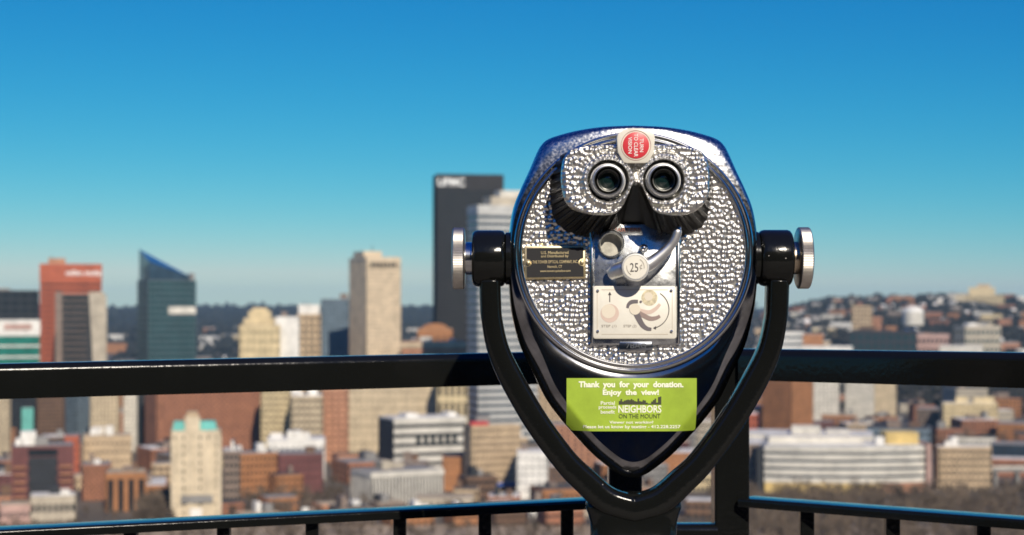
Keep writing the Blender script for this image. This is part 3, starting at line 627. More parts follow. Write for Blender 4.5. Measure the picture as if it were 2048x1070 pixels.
def building(name, label, x0, x1, ytop, Y, xs=None, yaw=26, depth=25, wl='tan', gl='dark', nb=12, nf=8, ns=4, band=.5, pier=.4, split=False, roof='light', boxes=0, base=None, group=None, blank=False, cat='building', top_blank=0.0, ledge=0.5, boxmat=None):
    gz = GZ if base is None else base
    va = -math.atan(((xs if xs is not None else (x0 + x1) / 2) - 1024) / F)       # turned to its own line of sight
    if xs is None: ph = va; wd = (x1 - x0) * Y / F; dp = depth; c = P((x0 + x1) / 2, 0, Y); loc = Vector((c.x, Y, gz))
    else:
        ph0 = math.radians(yaw); ph = ph0 + va; dp = (xs - x0) * Y / F / math.sin(ph0); wd = (x1 - xs) * Y / F / math.cos(ph0); c = P(xs, 0, Y)
        loc = Vector((c.x + math.cos(ph) * wd / 2, Y + math.sin(ph) * wd / 2, gz))
    h = P(0, ytop, Y).z - gz; r = empty(name, loc, ph); tag(r, label, cat, group)
    wm, gm_ = W[wl], G[gl]; hw = wd / 2
    c4 = [Vector((math.cos(ph)*u - math.sin(ph)*v, math.sin(ph)*u + math.cos(ph)*v)) + loc.xy for u, v in ((-hw, 0), (hw, 0), (hw, dp), (-hw, dp))]
    FOOT.append((min(p.x for p in c4) - 3, max(p.x for p in c4) + 3, min(p.y for p in c4) - 3, max(p.y for p in c4) + 3))
    if blank:
        MB().box(-hw, hw, 0, dp, 0, h).build('wall', wm, r, fix=False)
    else:
        i_ = ledge; MB().box(-hw + i_, hw - i_, i_, dp - i_, 0, h - .4).build('glazing', gm_, r, fix=False)
        fh = (h - top_blank) / nb; bh = fh * band
        if split:
            for k in range(nb):
                z0 = (k + 1) * fh - bh; o = link_mesh('floor_band', cuboid('floor_band', wd, dp, bh, wm), None, r); o.location = (0, 0, z0)
            if top_blank: MB().box(-hw - .15, hw + .15, -.15, dp + .15, h - top_blank + .02, h).build('parapet', wm, r, fix=False)
        mb = MB()
        if not split:
            for k in range(nb): mb.box(-hw, hw, 0, dp, (k + 1) * fh - bh, (k + 1) * fh)
            if top_blank: mb.box(-hw - .15, hw + .15, -.15, dp + .15, h - top_blank + .02, h)
        def pierset(n, fn, length):
            if n <= 0: return
            pw = length / n * pier
            for k in range(n + 1):
                u = -length/2 + length * k / n; fn(max(u - pw/2, -length/2 - .12), min(u + pw/2, length/2 + .12))
        def front(a, b_): (pr if split else mb).box(a, b_, -.12, .6, 0, h - .05)
        def back(a, b_): (pr if split else mb).box(a, b_, dp - .6, dp + .12, 0, h - .05)
        pr = MB()
        if split:
            for n, ln, kind in ((nf, wd, 0), (ns, dp, 1)):
                if n <= 0: continue
                pw = ln / n * pier
                for k in range(n + 1):
                    u = -ln/2 + ln * k / n
                    if kind == 0:
                        o = link_mesh('pier', cuboid('pier', pw, .72, h - .05, wm), None, r); o.location = (u, -.12, 0)
                    else:
                        for sx in (-1, 1):
                            o = link_mesh('pier', cuboid('pier', .72, pw, h - .05, wm), None, r); o.location = (sx * (hw - .24), dp/2 + u - pw/2, 0)
        else:
            pierset(nf, front, wd); pierset(nf, back, wd)
            def sl(a, b_): mb.box(-hw - .12, -hw + .6, a + dp/2, b_ + dp/2, 0, h - .05)
            def sr(a, b_): mb.box(hw - .6, hw + .12, a + dp/2, b_ + dp/2, 0, h - .05)
            pierset(ns, sl, dp); pierset(ns, sr, dp)
        if mb.v:
            o = mb.build('wall', wm, r, fix=False); o['kind'] = 'stuff'
    rf = MB().box(-hw + .7, hw - .7, .7, dp - .7, h - .38, h + .25).build('roof', ROOF(roof), r, fix=False)
    g2 = random.Random(int(x0 * 13 + ytop)); used = []
    for k in range(boxes):
        a = g2.uniform(.1, .3) * wd; b_ = g2.uniform(.2, .5) * dp; u = g2.uniform(-hw + 1.5, hw - a - 1.5) if wd > a + 4 else -a/2; v = g2.uniform(1.5, max(1.6, dp - b_ - 1.5))
        MB().box(u, u + a, v, v + b_, h + .25, h + g2.uniform(2.2, 6)).build('roof_box', W[boxmat or g2.choice(['white', 'grey', 'taupe', 'dark', 'taupe', 'brown'])], rf, fix=False)
    r['w'], r['d'], r['h'] = wd, dp, h
    return r
def addbox(r, name, mt, u0, u1, v0, v1, z0, z1, parent=None):
    """a block in shares of the building's width and depth; heights in metres from its top"""
    wd, dp, h = r['w'], r['d'], r['h']
    return MB().box(-wd/2 + u0*wd, -wd/2 + u1*wd, v0*dp, v1*dp, h + z0, h + z1).build(name, mt, parent or r, fix=False)
def letters(r, s, u0, u1, z0, z1, mt, y=-.45):
    wd, h = r['w'], r['h']; v, f = text_geo(s, .02); ax = [p[0] for p in v]; ay = [p[1] for p in v]; m = MB()
    m.v = [(-wd/2 + wd * (u0 + (u1-u0) * (x - min(ax)) / (max(ax)-min(ax))), y, h + z0 + (z1-z0) * (q - min(ay)) / (max(ay)-min(ay))) for x, q, _ in v]; m.f = f
    return m.build('sign_lettering', mt, r, fix=False)
WHT = mat('sign_white', (.85, .84, .80), .5)

# --- towers of the skyline
building('office_block', 'near black glass office block standing behind the green glass building', -70, 75, 581, 1750, depth=40, wl='dark', gl='dark', nb=16, nf=8, ns=4, band=.3, pier=.15, roof='dark', boxes=2)
b1 = building('glass_building', 'green glass building with a white fascia and red stripe along its top', -80, 77, 640, 1500, depth=40, wl='white', gl='green', nb=9, nf=0, ns=0, band=.16, split=True, roof='grey', top_blank=13)
addbox(b1, 'red_stripe', W['pinkish'], .56, .9, -.02, -.008, -9, -3.5)
b2 = building('red_tower', 'tall orange red tower with thin dark window bands and white sign letters', 82, 202, 528, 1650, depth=38, wl='orange', gl='brown', nb=26, nf=0, ns=0, band=.66, split=True, roof='tan', top_blank=16, boxes=1, boxmat='salmon')
letters(b2, 'mllm mnhj', .42, .98, -13, -6, WHT)
m = MB().box(-19, -18.4, 14, 14.6, b2['h'], b2['h'] + 9).build('antenna', W['dark'], b2, fix=False)
b3 = building('pier_tower', 'tower of dark striped glass between grey tan corner piers beside the red tower', 113, 211, 588, 1560, depth=36, wl='taupe', gl='dark', nb=22, nf=0, ns=0, band=.2, split=True, roof='grey', ledge=1.2)
hh = b3['h']; wd = b3['w']
MB().box(-wd/2 - .3, -wd/2 + 6, -.6, 30, 0, hh + 2).build('corner_pier', W['taupe'], b3, fix=False)
m = MB(); m.prism([(wd/2 - 17, -.5), (wd/2 - 9, -.5), (wd/2 - 9, 6), (wd/2 - 17, 6)], 0, hh - 1); m.build('shade_panel', W['dark'], b3)  # dark block drawn for the shadow beside the corner pier
m = MB(); x0 = wd/2 - 9; m.v = [(x0, -.7, 0), (wd/2 + .4, -.7, 0), (wd/2 + .4, 30, 0), (x0, 30, 0), (x0, -.7, hh - 22), (wd/2 + .4, -.7, hh - 3), (wd/2 + .4, 30, hh - 3), (x0, 30, hh - 3), (x0 - 7, -.7, hh + 2), (wd/2 - 3, -.7, hh + 2), (wd/2 - 3, 30, hh + 2), (x0 - 7, 30, hh + 2)]
m.f = [(0,1,5,4), (1,2,6,5), (4,5,9,8), (5,6,10,9), (8,9,10,11), (3,0,4,8,11)]; m.build('corner_pier', W['stone'], b3)
b4 = building('slanted_tower', 'blue green glass tower with a steep slanted crown', 275, 391, 560, 1600, xs=296, yaw=13, wl='slate', gl='teal', nb=24, nf=10, ns=4, band=.32, pier=.10, split=True, roof='dark')
wd, dp, hh = b4['w'], b4['d'], b4['h']; Z = lambda py: P(0, py, 1600).z - GZ
m = MB(); a, b_ = -wd/2 + 1.2, wd/2 - 6
m.v = [(a, 1.5, hh), (b_, 1.5, hh), (b_, dp - 2, hh), (a, dp - 2, hh), (a, 1.5, Z(522)), (b_, 1.5, Z(552)), (b_, dp - 2, Z(548)), (a, dp - 2, Z(495))]
m.f = [(0,1,5,4), (1,2,6,5), (2,3,7,6), (3,0,4,7)]; m.build('crown', G['blue'], b4)
m = MB(); m.v = [(a - .4, 1, Z(522) + .3), (b_ + .4, 1, Z(552) + .3), (b_ + .4, dp - 1.5, Z(548) + .3), (a - .4, dp - 1.5, Z(495) + .3)]; m.v += [(x, y, z - .25) for x, y, z in m.v]; m.f = [(0,1,2,3), (7,6,5,4), (0,4,5,1), (1,5,6,2), (2,6,7,3), (3,7,4,0)]
m.build('slanted_roof', G['sky'], b4)
MB().box(wd/2 - 5, wd/2 - .8, 2, 10, hh, hh + 7).build('roof_box', W['grey'], b4, fix=False)
addbox(b4, 'sign_panel', W['pale'], .42, .99, -.03, -.01, -33, -26)
building('art_deco_block', 'cream stepped stone block with tall dark slots beside a blank white wall', 479, 560, 650, 1500, depth=32, wl='cream', gl='brown', nb=12, nf=7, ns=4, band=.6, pier=.72, roof='tan')
bb = building('stepped_crown_block', 'cream masonry block with a stepped crown and four tall dark openings', 488, 551, 637, 1535, depth=26, wl='cream', gl='brown', nb=1, nf=5, ns=3, band=.62, pier=.5, roof='tan', top_blank=9)
for k in range(4): addbox(bb, 'tall_opening', G['dark'], .30 + .16*k, .36 + .16*k, -.03, -.008, -22, -10)
o = addbox(bb, 'upper_stage', W['cream'], .14, .86, .1, .9, .2, 7); addbox(bb, 'crown_block', W['cream'], .26, .74, .2, .8, 7, 10, o)
building('blank_wall_building', 'bright white blank-walled slab against the cream stepped block', 551, 598, 634, 1512, depth=26, wl='white', blank=True, roof='light', boxes=1)
b5 = building('white_capped_tower', 'slim tan tower with a bright white cap', 594, 642, 628, 1650, depth=24, wl='tan', gl='dark', nb=16, nf=4, ns=4, band=.4, pier=.5, roof='light')
addbox(b5, 'white_cap', W['white'], .06, .94, .05, .95, .1, 9.5)
building('grey_tower', 'grey blue gridded tower next to the tall tan tower', 642, 699, 598, 1750, depth=30, wl='bluegrey', gl='steel', nb=24, nf=9, ns=6, band=.4, pier=.4, roof='grey', boxes=1)
b6 = building('tan_tower', 'tall plain tan tower with fine vertical ribs and a small penthouse', 698, 802, 514, 1600, xs=733, yaw=21, wl='palecream', gl='brown', nb=42, nf=20, ns=12, band=.62, pier=.62, roof='tan', top_blank=4)
o = addbox(b6, 'penthouse', W['palecream'], .02, .55, .2, .8, .2, 6); addbox(b6, 'antenna', W['dark'], .42, .43, .5, .52, 6, 12, o)
for k in range(7): addbox(b6, 'louvre', G['dark'], .12 + .11*k, .19 + .11*k, -.02, -.004, -9.5, -5)
b7 = building('dark_steel_tower', 'massive dark steel tower rising highest over the skyline with white letters on top', 866, 1008, 348, 1700, xs=873, yaw=6, wl='steel', gl='dark', nb=60, nf=22, ns=10, band=.45, pier=.28, roof='dark', top_blank=15, split=False, ledge=1.0)
letters(b7, 'UPMC', .015, .42, -12.5, -4, WHT)
b8 = building('white_banded_tower', 'pale tower with blue glass bands and a tan penthouse partly hidden by the viewer', 934, 1078, 410, 1380, xs=956, yaw=20, wl='silver', gl='steel', nb=32, nf=0, ns=0, band=.55, split=True, roof='light', top_blank=5, ledge=.6)
o = addbox(b8, 'penthouse', W['stone'], .25, .95, .2, .9, .2, 8); addbox(b8, 'penthouse_top', W['pale'], .42, .9, .3, .8, 8, 13.5, o)
b9 = building('salmon_block', 'low salmon coloured block with a pale cornice in front of the dark steel tower', 803, 932, 684, 1560, depth=40, wl='salmon', gl='brown', nb=12, nf=14, ns=6, band=.5, pier=.5, roof='tan', boxes=2, boxmat='pale')
addbox(b9, 'cornice', W['beige'], -.01, 1.01, -.02, 1.0, -5, -1)
b10 = building('domed_hall', 'orange brown hall with a rounded roof behind the salmon block', 835, 905, 658, 1640, depth=34, wl='rust', gl='brown', nb=8, nf=6, ns=4, band=.6, pier=.6, roof='tan')
wd, hh = b10['w'], b10['h']; m = MB(); m.loops([[(-wd/2*.75*math.cos(math.pi*k/12), y, hh + 5.5*math.sin(math.pi*k/12)) for k in range(13)] for y in (2, 30)], False, False, False); m.f += [tuple(range(13)), tuple(range(25, 12, -1))]; m.build('vaulted_roof', W['rust'], b10, smooth=30)

# --- middle distance, under the top rail
spec = [
 ('tan_office', 'narrow tan office block with small windows beside a dark slab', -40, 20, 775, 1180, dict(depth=30, wl='beige', nb=16, nf=6, ns=4, roof='tan')),
 ('dark_slab', 'black glass slab with a slim teal shaft at its foot', 20, 72, 760, 1330, dict(depth=30, wl='dark', nb=14, nf=6, ns=4, band=.3, pier=.2, roof='dark')),
 ('teal_shaft', 'slim pale teal shaft in front of the black slab', 44, 66, 816, 1240, dict(depth=8, wl='copper', blank=True, roof='grey')),
 ('brown_office', 'brown office block with fine window grid', 74, 129, 765, 1300, dict(depth=28, wl='brown', gl='brown', nb=18, nf=8, ns=4, roof='tan')),
 ('blue_dark_tower', 'dark tower with a blue grey ribbed corner', 129, 181, 755, 1360, dict(xs=153, yaw=22, wl='bluegrey', gl='dark', nb=20, nf=5, ns=5, band=.3, pier=.3, roof='dark')),
 ('beige_slab', 'plain beige slab with faint windows', 181, 238, 768, 1290, dict(depth=24, wl='beige', gl='brown', nb=16, nf=8, ns=4, band=.6, pier=.6, roof='light')),
 ('narrow_cream_tower', 'narrow cream tower squeezed between two dark slots', 247, 274, 772, 1310, dict(depth=20, wl='pale', gl='brown', nb=16, nf=3, ns=3, band=.6, pier=.7, roof='light')),
 ('dark_narrow_tower', 'narrow dark tower next to the big red brick block', 274, 292, 762, 1330, dict(depth=20, wl='dark', nb=16, nf=3, ns=3, roof='dark')),
 ('red_brick_block', 'big red brown brick block with tall window columns', 290, 522, 742, 1250, dict(xs=312, yaw=12, wl='brick', gl='brown', nb=17, nf=20, ns=5, band=.5, pier=.55, roof='tan', boxes=3)),
 ('cream_flats', 'cream block stepping down towards white roofs', 522, 582, 776, 1230, dict(depth=30, wl='cream', gl='brown', nb=12, nf=6, ns=4, roof='light', boxes=2)),
 ('cream_low_flats', 'lower cream block with bright roof boxes', 582, 646, 792, 1200, dict(depth=30, wl='beige', gl='brown', nb=10, nf=6, ns=4, roof='light', boxes=3, boxmat='white')),
 ('terracotta_tower', 'terracotta tower with deep vertical grooves', 645, 697, 778, 1220, dict(depth=26, wl='salmon', gl='brown', nb=12, nf=4, ns=3, band=.7, pier=.45, roof='tan')),
 ('long_beige_block', 'long beige department block with a white roof', 694, 876, 768, 1300, dict(depth=45, wl='beige', gl='brown', nb=8, nf=16, ns=5, band=.75, pier=.75, roof='light', boxes=3, boxmat='white')),
 ('ribbed_beige_block', 'beige block with bright vertical ribs next to the banded tower', 874, 936, 752, 1270, dict(depth=34, wl='cream', gl='brown', nb=4, nf=5, ns=4, band=.3, pier=.5, roof='tan')),
 ('white_parking_deck', 'white banded parking deck with one end darkened as shade', 757, 936, 838, 1120, dict(xs=788, yaw=20, wl='pale', gl='dark', nb=6, nf=0, ns=0, band=.62, split=True, roof='light', boxes=2, boxmat='white')),
 ('tan_window_block', 'tan block of many small windows with a red roof edge', 927, 1042, 852, 1010, dict(xs=942, yaw=18, wl='tan', gl='brown', nb=10, nf=15, ns=5, band=.5, pier=.5, roof='tan', boxes=1)),
 ('finned_white_block', 'low grey white block with closely set vertical fins', 700, 890, 946, 950, dict(xs=742, yaw=24, wl='pale', gl='dark', nb=1, nf=22, ns=10, band=.12, pier=.5, roof='grey', boxes=2, boxmat='stone')),
 ('orange_side_block', 'orange brown block with a grey roof next to the tan window block', 885, 931, 914, 1030, dict(depth=26, wl='rust', gl='brown', nb=5, nf=5, ns=4, band=.8, pier=.8, roof='dark')),
 ('maroon_warehouse', 'dark maroon brick warehouse with pale roof', 556, 646, 908, 1010, dict(depth=30, wl='maroon', gl='brown', nb=5, nf=8, ns=4, band=.75, pier=.7, roof='grey', boxes=1)),
 ('orange_brick_house', 'orange brick building beside the maroon warehouse', 462, 556, 908, 1000, dict(xs=478, yaw=15, wl='rust', gl='brown', nb=6, nf=9, ns=3, band=.55, pier=.5, roof='grey', boxes=2)),
 ('white_roofed_hall', 'wide hall with a bright white roof behind the maroon warehouse', 535, 650, 880, 1090, dict(depth=34, wl='white', gl='dark', nb=4, nf=10, ns=4, band=.7, pier=.6, roof='light', boxes=5, boxmat='white')),
 ('white_low_block', 'small white block beside the tan window block', 1034, 1096, 905, 985, dict(depth=26, wl='white', gl='dark', nb=6, nf=5, ns=4, band=.7, pier=.7, roof='light', boxes=1)),
 ('grey_shop_block', 'low grey block with pale piers right of the stepped stone tower', 446, 480, 902, 940, dict(depth=24, wl='taupe', gl='dark', nb=7, nf=4, ns=3, band=.5, pier=.4, roof='light', boxes=2)),
 ('tan_roof_row', 'tan block with white roof units behind the maroon flats', 168, 262, 872, 1100, dict(depth=26, wl='tan', gl='brown', nb=5, nf=10, ns=4, band=.7, pier=.6, roof='tan', boxes=3, boxmat='white')),
 ('dark_red_house', 'rusty red narrow house behind the maroon flats', 130, 158, 872, 1080, dict(depth=20, wl='orange', gl='brown', nb=6, nf=3, ns=3, band=.7, pier=.7, roof='grey')),
 ('red_brown_terrace', 'red brown terrace in front of the tan roof row', 165, 222, 930, 980, dict(depth=24, wl='brick', gl='dark', nb=7, nf=6, ns=4, band=.5, pier=.5, roof='grey', boxes=2)),
 ('orange_arcade_block', 'orange brick block with tall dark bays', 212, 292, 946, 930, dict(depth=24, wl='rust', gl='dark', nb=1, nf=4, ns=3, band=.16, pier=.45, roof='tan', boxes=2)),
 ('pale_shop_row', 'row of low pale shops below the maroon flats', 62, 150, 992, 860, dict(depth=18, wl='stone', gl='dark', nb=2, nf=8, ns=3, band=.5, pier=.4, roof='light', boxes=2)),
 ('tan_shop', 'low salmon shop at the left end of the pale shop row', 0, 62, 1010, 855, dict(depth=18, wl='pinkish', gl='dark', nb=2, nf=6, ns=3, band=.6, pier=.5, roof='tan')),
 # right of the viewer
 ('brown_tower', 'brown tower with dark gridded side and smooth orange front', 1524, 1626, 742, 1480, dict(xs=1582, yaw=50, wl='rust', gl='brown', nb=18, nf=8, ns=12, band=.55, pier=.5, roof='tan')),
 ('cream_hotel', 'cream hotel slab with tiny windows', 1616, 1678, 748, 1640, dict(depth=26, wl='pale', gl='brown', nb=14, nf=8, ns=4, band=.6, pier=.6, roof='light')),
 ('grid_slab', 'pale slab with an even window grid beside the cream hotel', 1690, 1748, 745, 1680, dict(depth=26, wl='pale', gl='dark', nb=16, nf=12, ns=4, band=.5, pier=.5, roof='light')),
 ('cream_slab', 'plain cream slab at the foot of the bare bluff', 1748, 1792, 764, 1720, dict(depth=26, wl='beige', gl='brown', nb=12, nf=6, ns=4, band=.7, pier=.7, roof='light')),
 ('yellow_court_house', 'yellow stone block with arched openings and pale roofs', 1880, 1992, 806, 1480, dict(xs=1886, yaw=10, wl='cream', gl='brown', nb=7, nf=11, ns=4, band=.5, pier=.55, roof='light', boxes=3, boxmat='cream')),
 ('dark_window_block', 'grey brown block with pale window rows against the yellow block', 1834, 1884, 818, 1510, dict(depth=30, wl='taupe', gl='dark', nb=7, nf=8, ns=4, band=.35, pier=.3, roof='grey')),
 ('tan_grid_block', 'tan block with a bold grid of windows at the end of the long white building', 1868, 1980, 894, 1040, dict(xs=1877, yaw=14, wl='tan', gl='dark', nb=6, nf=10, ns=3, band=.4, pier=.45, roof='light', boxes=2, boxmat='white')),
 ('dark_glass_block', 'dark glass block beside the tan grid block', 1984, 2090, 890, 1150, dict(depth=30, wl='dark', gl='blue', nb=6, nf=8, ns=4, band=.2, pier=.15, roof='grey')),
 ('orange_right_block', 'orange brick block behind the dark glass block', 1996, 2100, 848, 1380, dict(depth=30, wl='rust', gl='brown', nb=6, nf=10, ns=4, roof='grey')),
 ('tan_left_wing', 'tan wing at the left end of the long white building', 1486, 1530, 888, 1045, dict(depth=40, wl='taupe', gl='brown', nb=6, nf=4, ns=3, band=.6, pier=.6, roof='light')),
 ('white_roof_hall', 'broad hall with a pale roof behind the long white building', 1494, 1745, 871, 1130, dict(depth=50, wl='pale', gl='dark', nb=5, nf=20, ns=6, band=.7, pier=.5, roof='light', boxes=3, boxmat='pale')),
 ('dark_roof_hall', 'dark roofed hall behind the yellow roof house', 1735, 1860, 858, 1260, dict(depth=40, wl='bluegrey', gl='dark', nb=4, nf=10, ns=4, roof='dark', boxes=2)),
 ('orange_annex', 'small orange annex by the foot of the brown tower', 1490, 1516, 828, 1350, dict(depth=26, wl='orange', gl='brown', nb=5, nf=3, ns=3, roof='light')),
 # behind the head of the viewer
 ('tan_middle_tower', 'tan slab showing between the viewer head and its yoke', 1062, 1180, 700, 1500, dict(depth=30, wl='tan', gl='brown', nb=16, nf=10, ns=4, roof='tan')),
 ('grey_middle_block', 'grey brown block behind the bottom tip of the viewer head', 1090, 1250, 850, 1180, dict(depth=30, wl='salmon', gl='brown', nb=9, nf=12, ns=4, roof='grey', boxes=2)),
 ('orange_middle_block', 'orange block seen below the tip of the viewer head', 1240, 1390, 905, 1060, dict(depth=30, wl='rust', gl='brown', nb=6, nf=12, ns=4, band=.7, pier=.7, roof='light', boxes=3)),
 ('pale_middle_block', 'pale block seen between the yoke and the railing post', 1392, 1480, 842, 1140, dict(depth=30, wl='stone', gl='brown', nb=8, nf=8, ns=4, roof='light', boxes=2)),
]
B = {}
for nm, lb, x0, x1, yt, Y, kw in spec: B[nm] = building(nm, lb, x0, x1, yt, Y, **kw)
addbox(B['tan_window_block'], 'red_roof_edge', W['red'], -.01, .35, -.02, .3, .3, 2.4)
addbox(B['tan_window_block'], 'blue_awning', W['blue'], .05, .95, -.25, -.01, -B['tan_window_block']['h'] + 5, -B['tan_window_block']['h'] + 7)
addbox(B['finned_white_block'], 'roof_edge', W['pale'], -.005, 1.005, -.015, 1.0, -3, -.3)
for k in range(6): addbox(B['white_parking_deck'], 'stair_window', G['dark'], .3 + .1*k, .36 + .1*k, -.012, -.004, -17, -12)
r = B['white_parking_deck']; MB().box(-r['w']/2 - .5, -r['w']/2 - .02, .3, r['d'] - .3, 2, r['h'] - 1.2).build('end_shade_panel', W['dark'], r, fix=False)  # dark panel standing in for shade on the deck's left face
# stepped stone tower with green copper roofs
st_ = building('stepped_stone_tower', 'pale stone stepped tower with green copper roofs and a square turret', 343, 441, 862, 880, depth=22, wl='stonepale', gl='brown', nb=11, nf=6, ns=4, band=.6, pier=.78, roof='tan')
wd, hh, dp = st_['w'], st_['h'], st_['d']
for a, b_ in ((-.47, -.22), (.06, .42)):
    m = MB(); m.prism([(a*wd, 2), (b_*wd, 2), (b_*wd, dp - 2), (a*wd, dp - 2)], hh + .26, hh + 4.6, [((a + .02)*wd, 6), ((b_ - .02)*wd, 6), ((b_ - .02)*wd, dp - 6), ((a + .02)*wd, dp - 6)]); m.build('copper_roof', W['copper'], st_)
o = MB().box(-.22*wd, .08*wd, 1, 12, hh - 4, hh + 7.5).build('turret', W['stonepale'], st_, fix=False)
MB().box(-.18*wd, .04*wd, 2, 10, hh + 7.5, hh + 10).build('turret_cap', W['tan'], o, fix=False)
for a in (-.5, -.16, .18, .42): MB().box(a*wd, (a + .09)*wd, -1.1, 0.3, 0, hh - rnd.uniform(2, 9)).build('buttress', W['stonepale'], st_, fix=False)
MB().box(-.3*wd, .34*wd, -1.6, -.2, 11, 15).build('loggia', W['grey'], st_, fix=False)
MB().box(-.12*wd, .12*wd, -2.4, -.2, 0, 8).build('porch', W['white'], st_, fix=False)
# maroon flats with balconies
mf = building('maroon_flats', 'maroon brick flats with stacked balconies round a recess painted dark as shade', 26, 146, 892, 900, depth=22, wl='maroon', gl='dark', nb=7, nf=0, ns=3, band=.3, pier=.4, roof='grey', boxes=1, boxmat='grey')
wd, hh = mf['w'], mf['h']
MB().box(-.22*wd, .22*wd, -.15, .4, 0, hh - 6).build('shade_panel', W['dark'], mf, fix=False)  # flat dark panel paints in the shade of the recess
for s in (-1, 1):
    MB().box(min(s*.24, s*.5)*wd, max(s*.24, s*.5)*wd, -.1, .5, 0, hh).build('brick_wing', W['maroon'], mf, fix=False)
    for k in range(7):
        a, b_ = sorted((s*.27*wd, s*.47*wd)); bal = MB().box(a, b_, -1.8, -.1, 3 + k * 4.1, 3.35 + k * 4.1).build('balcony', W['salmon'], mf, fix=False)
        MB().box(a, b_, -1.85, -1.75, 3.36 + k * 4.1, 4.4 + k * 4.1).build('parapet', W['brick'], bal, fix=False)
for u, v in ((-.36, 7.5), (-.44, 3.5)):
    addbox(mf, 'roof_box', W['white'], u + .5, u + .75 if u > -.4 else u + .62, .2, .7, .3, v)
# long white building, bowed front
lb_ = empty('long_white_building', P(1690, 0, 1020)); lb_.location.z = GZ; tag(lb_, 'long bowed white building with ribbon windows and a yellow ground floor', 'building')
def bow(x, k=0.0): return 8 * (x / 52) ** 2 + k
def bowed(x0, x1, z0, z1, off, dp, n=24):
    m = MB(); pts = [(x0 + (x1 - x0) * i / n) for i in range(n + 1)]
    poly = [(x, bow(x, off)) for x in pts] + [(x1, dp), (x0, dp)]; m.prism(poly, z0, z1); return m
zt = P(0, 893, 1020).z - GZ; xl, xr = (1532 - 1690) * 1020 / F, (1858 - 1690) * 1020 / F
bowed(xl + .6, xr - .6, 0, zt - .5, .6, 40).build('ribbon_glazing', G['steel'], lb_)
for k in range(5): bowed(xl, xr, zt * (.17 + .166*k) + 1.3, zt * (.17 + .166*k) + 4.4 - (k == 4) * .4, 0, 40.2).build('white_band', W['pale'], lb_)
bowed(xl + .3, xr * .45, 0, zt*.17 + 1.2, -.3, 39).build('yellow_ground_floor', W['yellow'], lb_); bowed(xr * .45 + .1, xr - .2, 0, zt*.17 + 1.1, -.1, 39).build('brick_ground_floor', W['salmon'], lb_)
o = bowed(xl + 1.5, xr - 1.5, zt - .6, zt + .2, 2, 39).build('roof', ROOF('light'), lb_)
MB().box(xr*.55, xr - 3, 14, 32, zt + .2, zt + 7.5).build('yellow_roof_house', W['yellow'], o, fix=False); MB().box(xl*.9, xr*.3, 20, 36, zt + .2, zt + 4.5).build('roof_house', W['pale'], o, fix=False)
MB().box(xr*.42, xr*.52, 12, 16, zt + .2, zt + 5).build('water_tank', W['white'], o, fix=False)
MB().box(xr + .1, xr + 2.6, 5, 36, 0, zt + 1).build('stair_tower', W['pinkish'], lb_, fix=False); MB().box(xl - 4, xl - .1, 10, 36, 0, zt - 2).build('dark_stair_tower', W['dark'], lb_, fix=False)
FOOT.append((P(1500, 0, 1020).x, P(1870, 0, 1020).x, 1005, 1065))
# elevated road at the right edge
hw_ = empty('elevated_road', (P(2010, 0, 1060).x, 1060, GZ)); tag(hw_, 'grey concrete elevated road on piers beside the tan grid block', 'bridge')
MB().box(-9, 60, 0, 10, 9, 11.5).build('road_deck', W['grey'], hw_, fix=False); MB().box(-9, 60, -.3, 0, 11.6, 12.8).build('parapet', W['pale'], hw_, fix=False)
for k in range(5): MB().box(-6 + 14*k, -4 + 14*k, 2, 8, 0, 9).build('pier', W['grey'], hw_, fix=False)
FOOT.append((hw_.location.x - 12, hw_.location.x + 64, 1055, 1075))

# --- right hillside: named larger buildings
hill = [
 ('hilltop_hospital', 'large cream stepped complex crowning the far hill', 1912, 2006, 590, 4300, dict(depth=60, wl='cream', gl='brown', nb=6, nf=12, ns=4, roof='tan')),
 ('tan_flats_tower', 'tan flats tower on the lower hillside', 1704, 1744, 612, 2900, dict(depth=30, wl='tan', gl='brown', nb=12, nf=6, ns=4, roof='tan')),
 ('brick_flats_block', 'pale brick block attached to the tan flats tower', 1744, 1764, 634, 2905, dict(depth=26, wl='salmon', gl='brown', nb=8, nf=4, ns=3, roof='grey')),
 ('orange_side_hall', 'orange hall with a blank sunny wall just above the railing', 1606, 1646, 668, 2350, dict(depth=30, wl='rust', gl='brown', nb=4, nf=4, ns=3, band=.8, pier=.8, roof='light')),
 ('striped_white_hall', 'white hall with thin grey stripes just above the railing', 1552, 1605, 664, 2250, dict(depth=34, wl='white', gl='steel', nb=9, nf=0, ns=0, band=.6, split=True, roof='light')),
 ('dark_teal_block', 'dark block with teal window strips at the foot of the hill', 1700, 1832, 662, 2450, dict(depth=40, wl='dark', gl='teal', nb=6, nf=9, ns=4, band=.45, pier=.5, roof='dark', boxes=2)),
 ('pink_terrace', 'pinkish terrace block right of the dark teal block', 1832, 1898, 668, 2520, dict(depth=30, wl='pinkish', gl='brown', nb=5, nf=8, ns=4, roof='grey', boxes=2)),
 ('yellow_end_block', 'yellow ended block with pale green roof house', 1908, 2000, 652, 2700, dict(xs=1930, yaw=40, wl='stone', gl='teal', nb=5, nf=8, ns=3, roof='light', boxes=2, boxmat='white')),
 ('low_white_shed', 'long low shed with white roof along the railing line', 1600, 1704, 693, 2300, dict(depth=40, wl='white', gl='dark', nb=2, nf=10, ns=3, roof='light')),
 ('long_white_shed', 'second long low shed with white roof in the trees', 1880, 1964, 692, 2380, dict(depth=40, wl='pale', gl='dark', nb=2, nf=10, ns=3, roof='light')),
]
for nm, lb, x0, x1, yt, Y, kw in hill:
    g = float(terrain_h(P((x0+x1)/2, 0, Y).x, Y)) - 4; h = P(0, yt, Y).z
    B[nm] = building(nm, lb, x0, x1, yt, Y, base=min(g, h - 12), **kw)
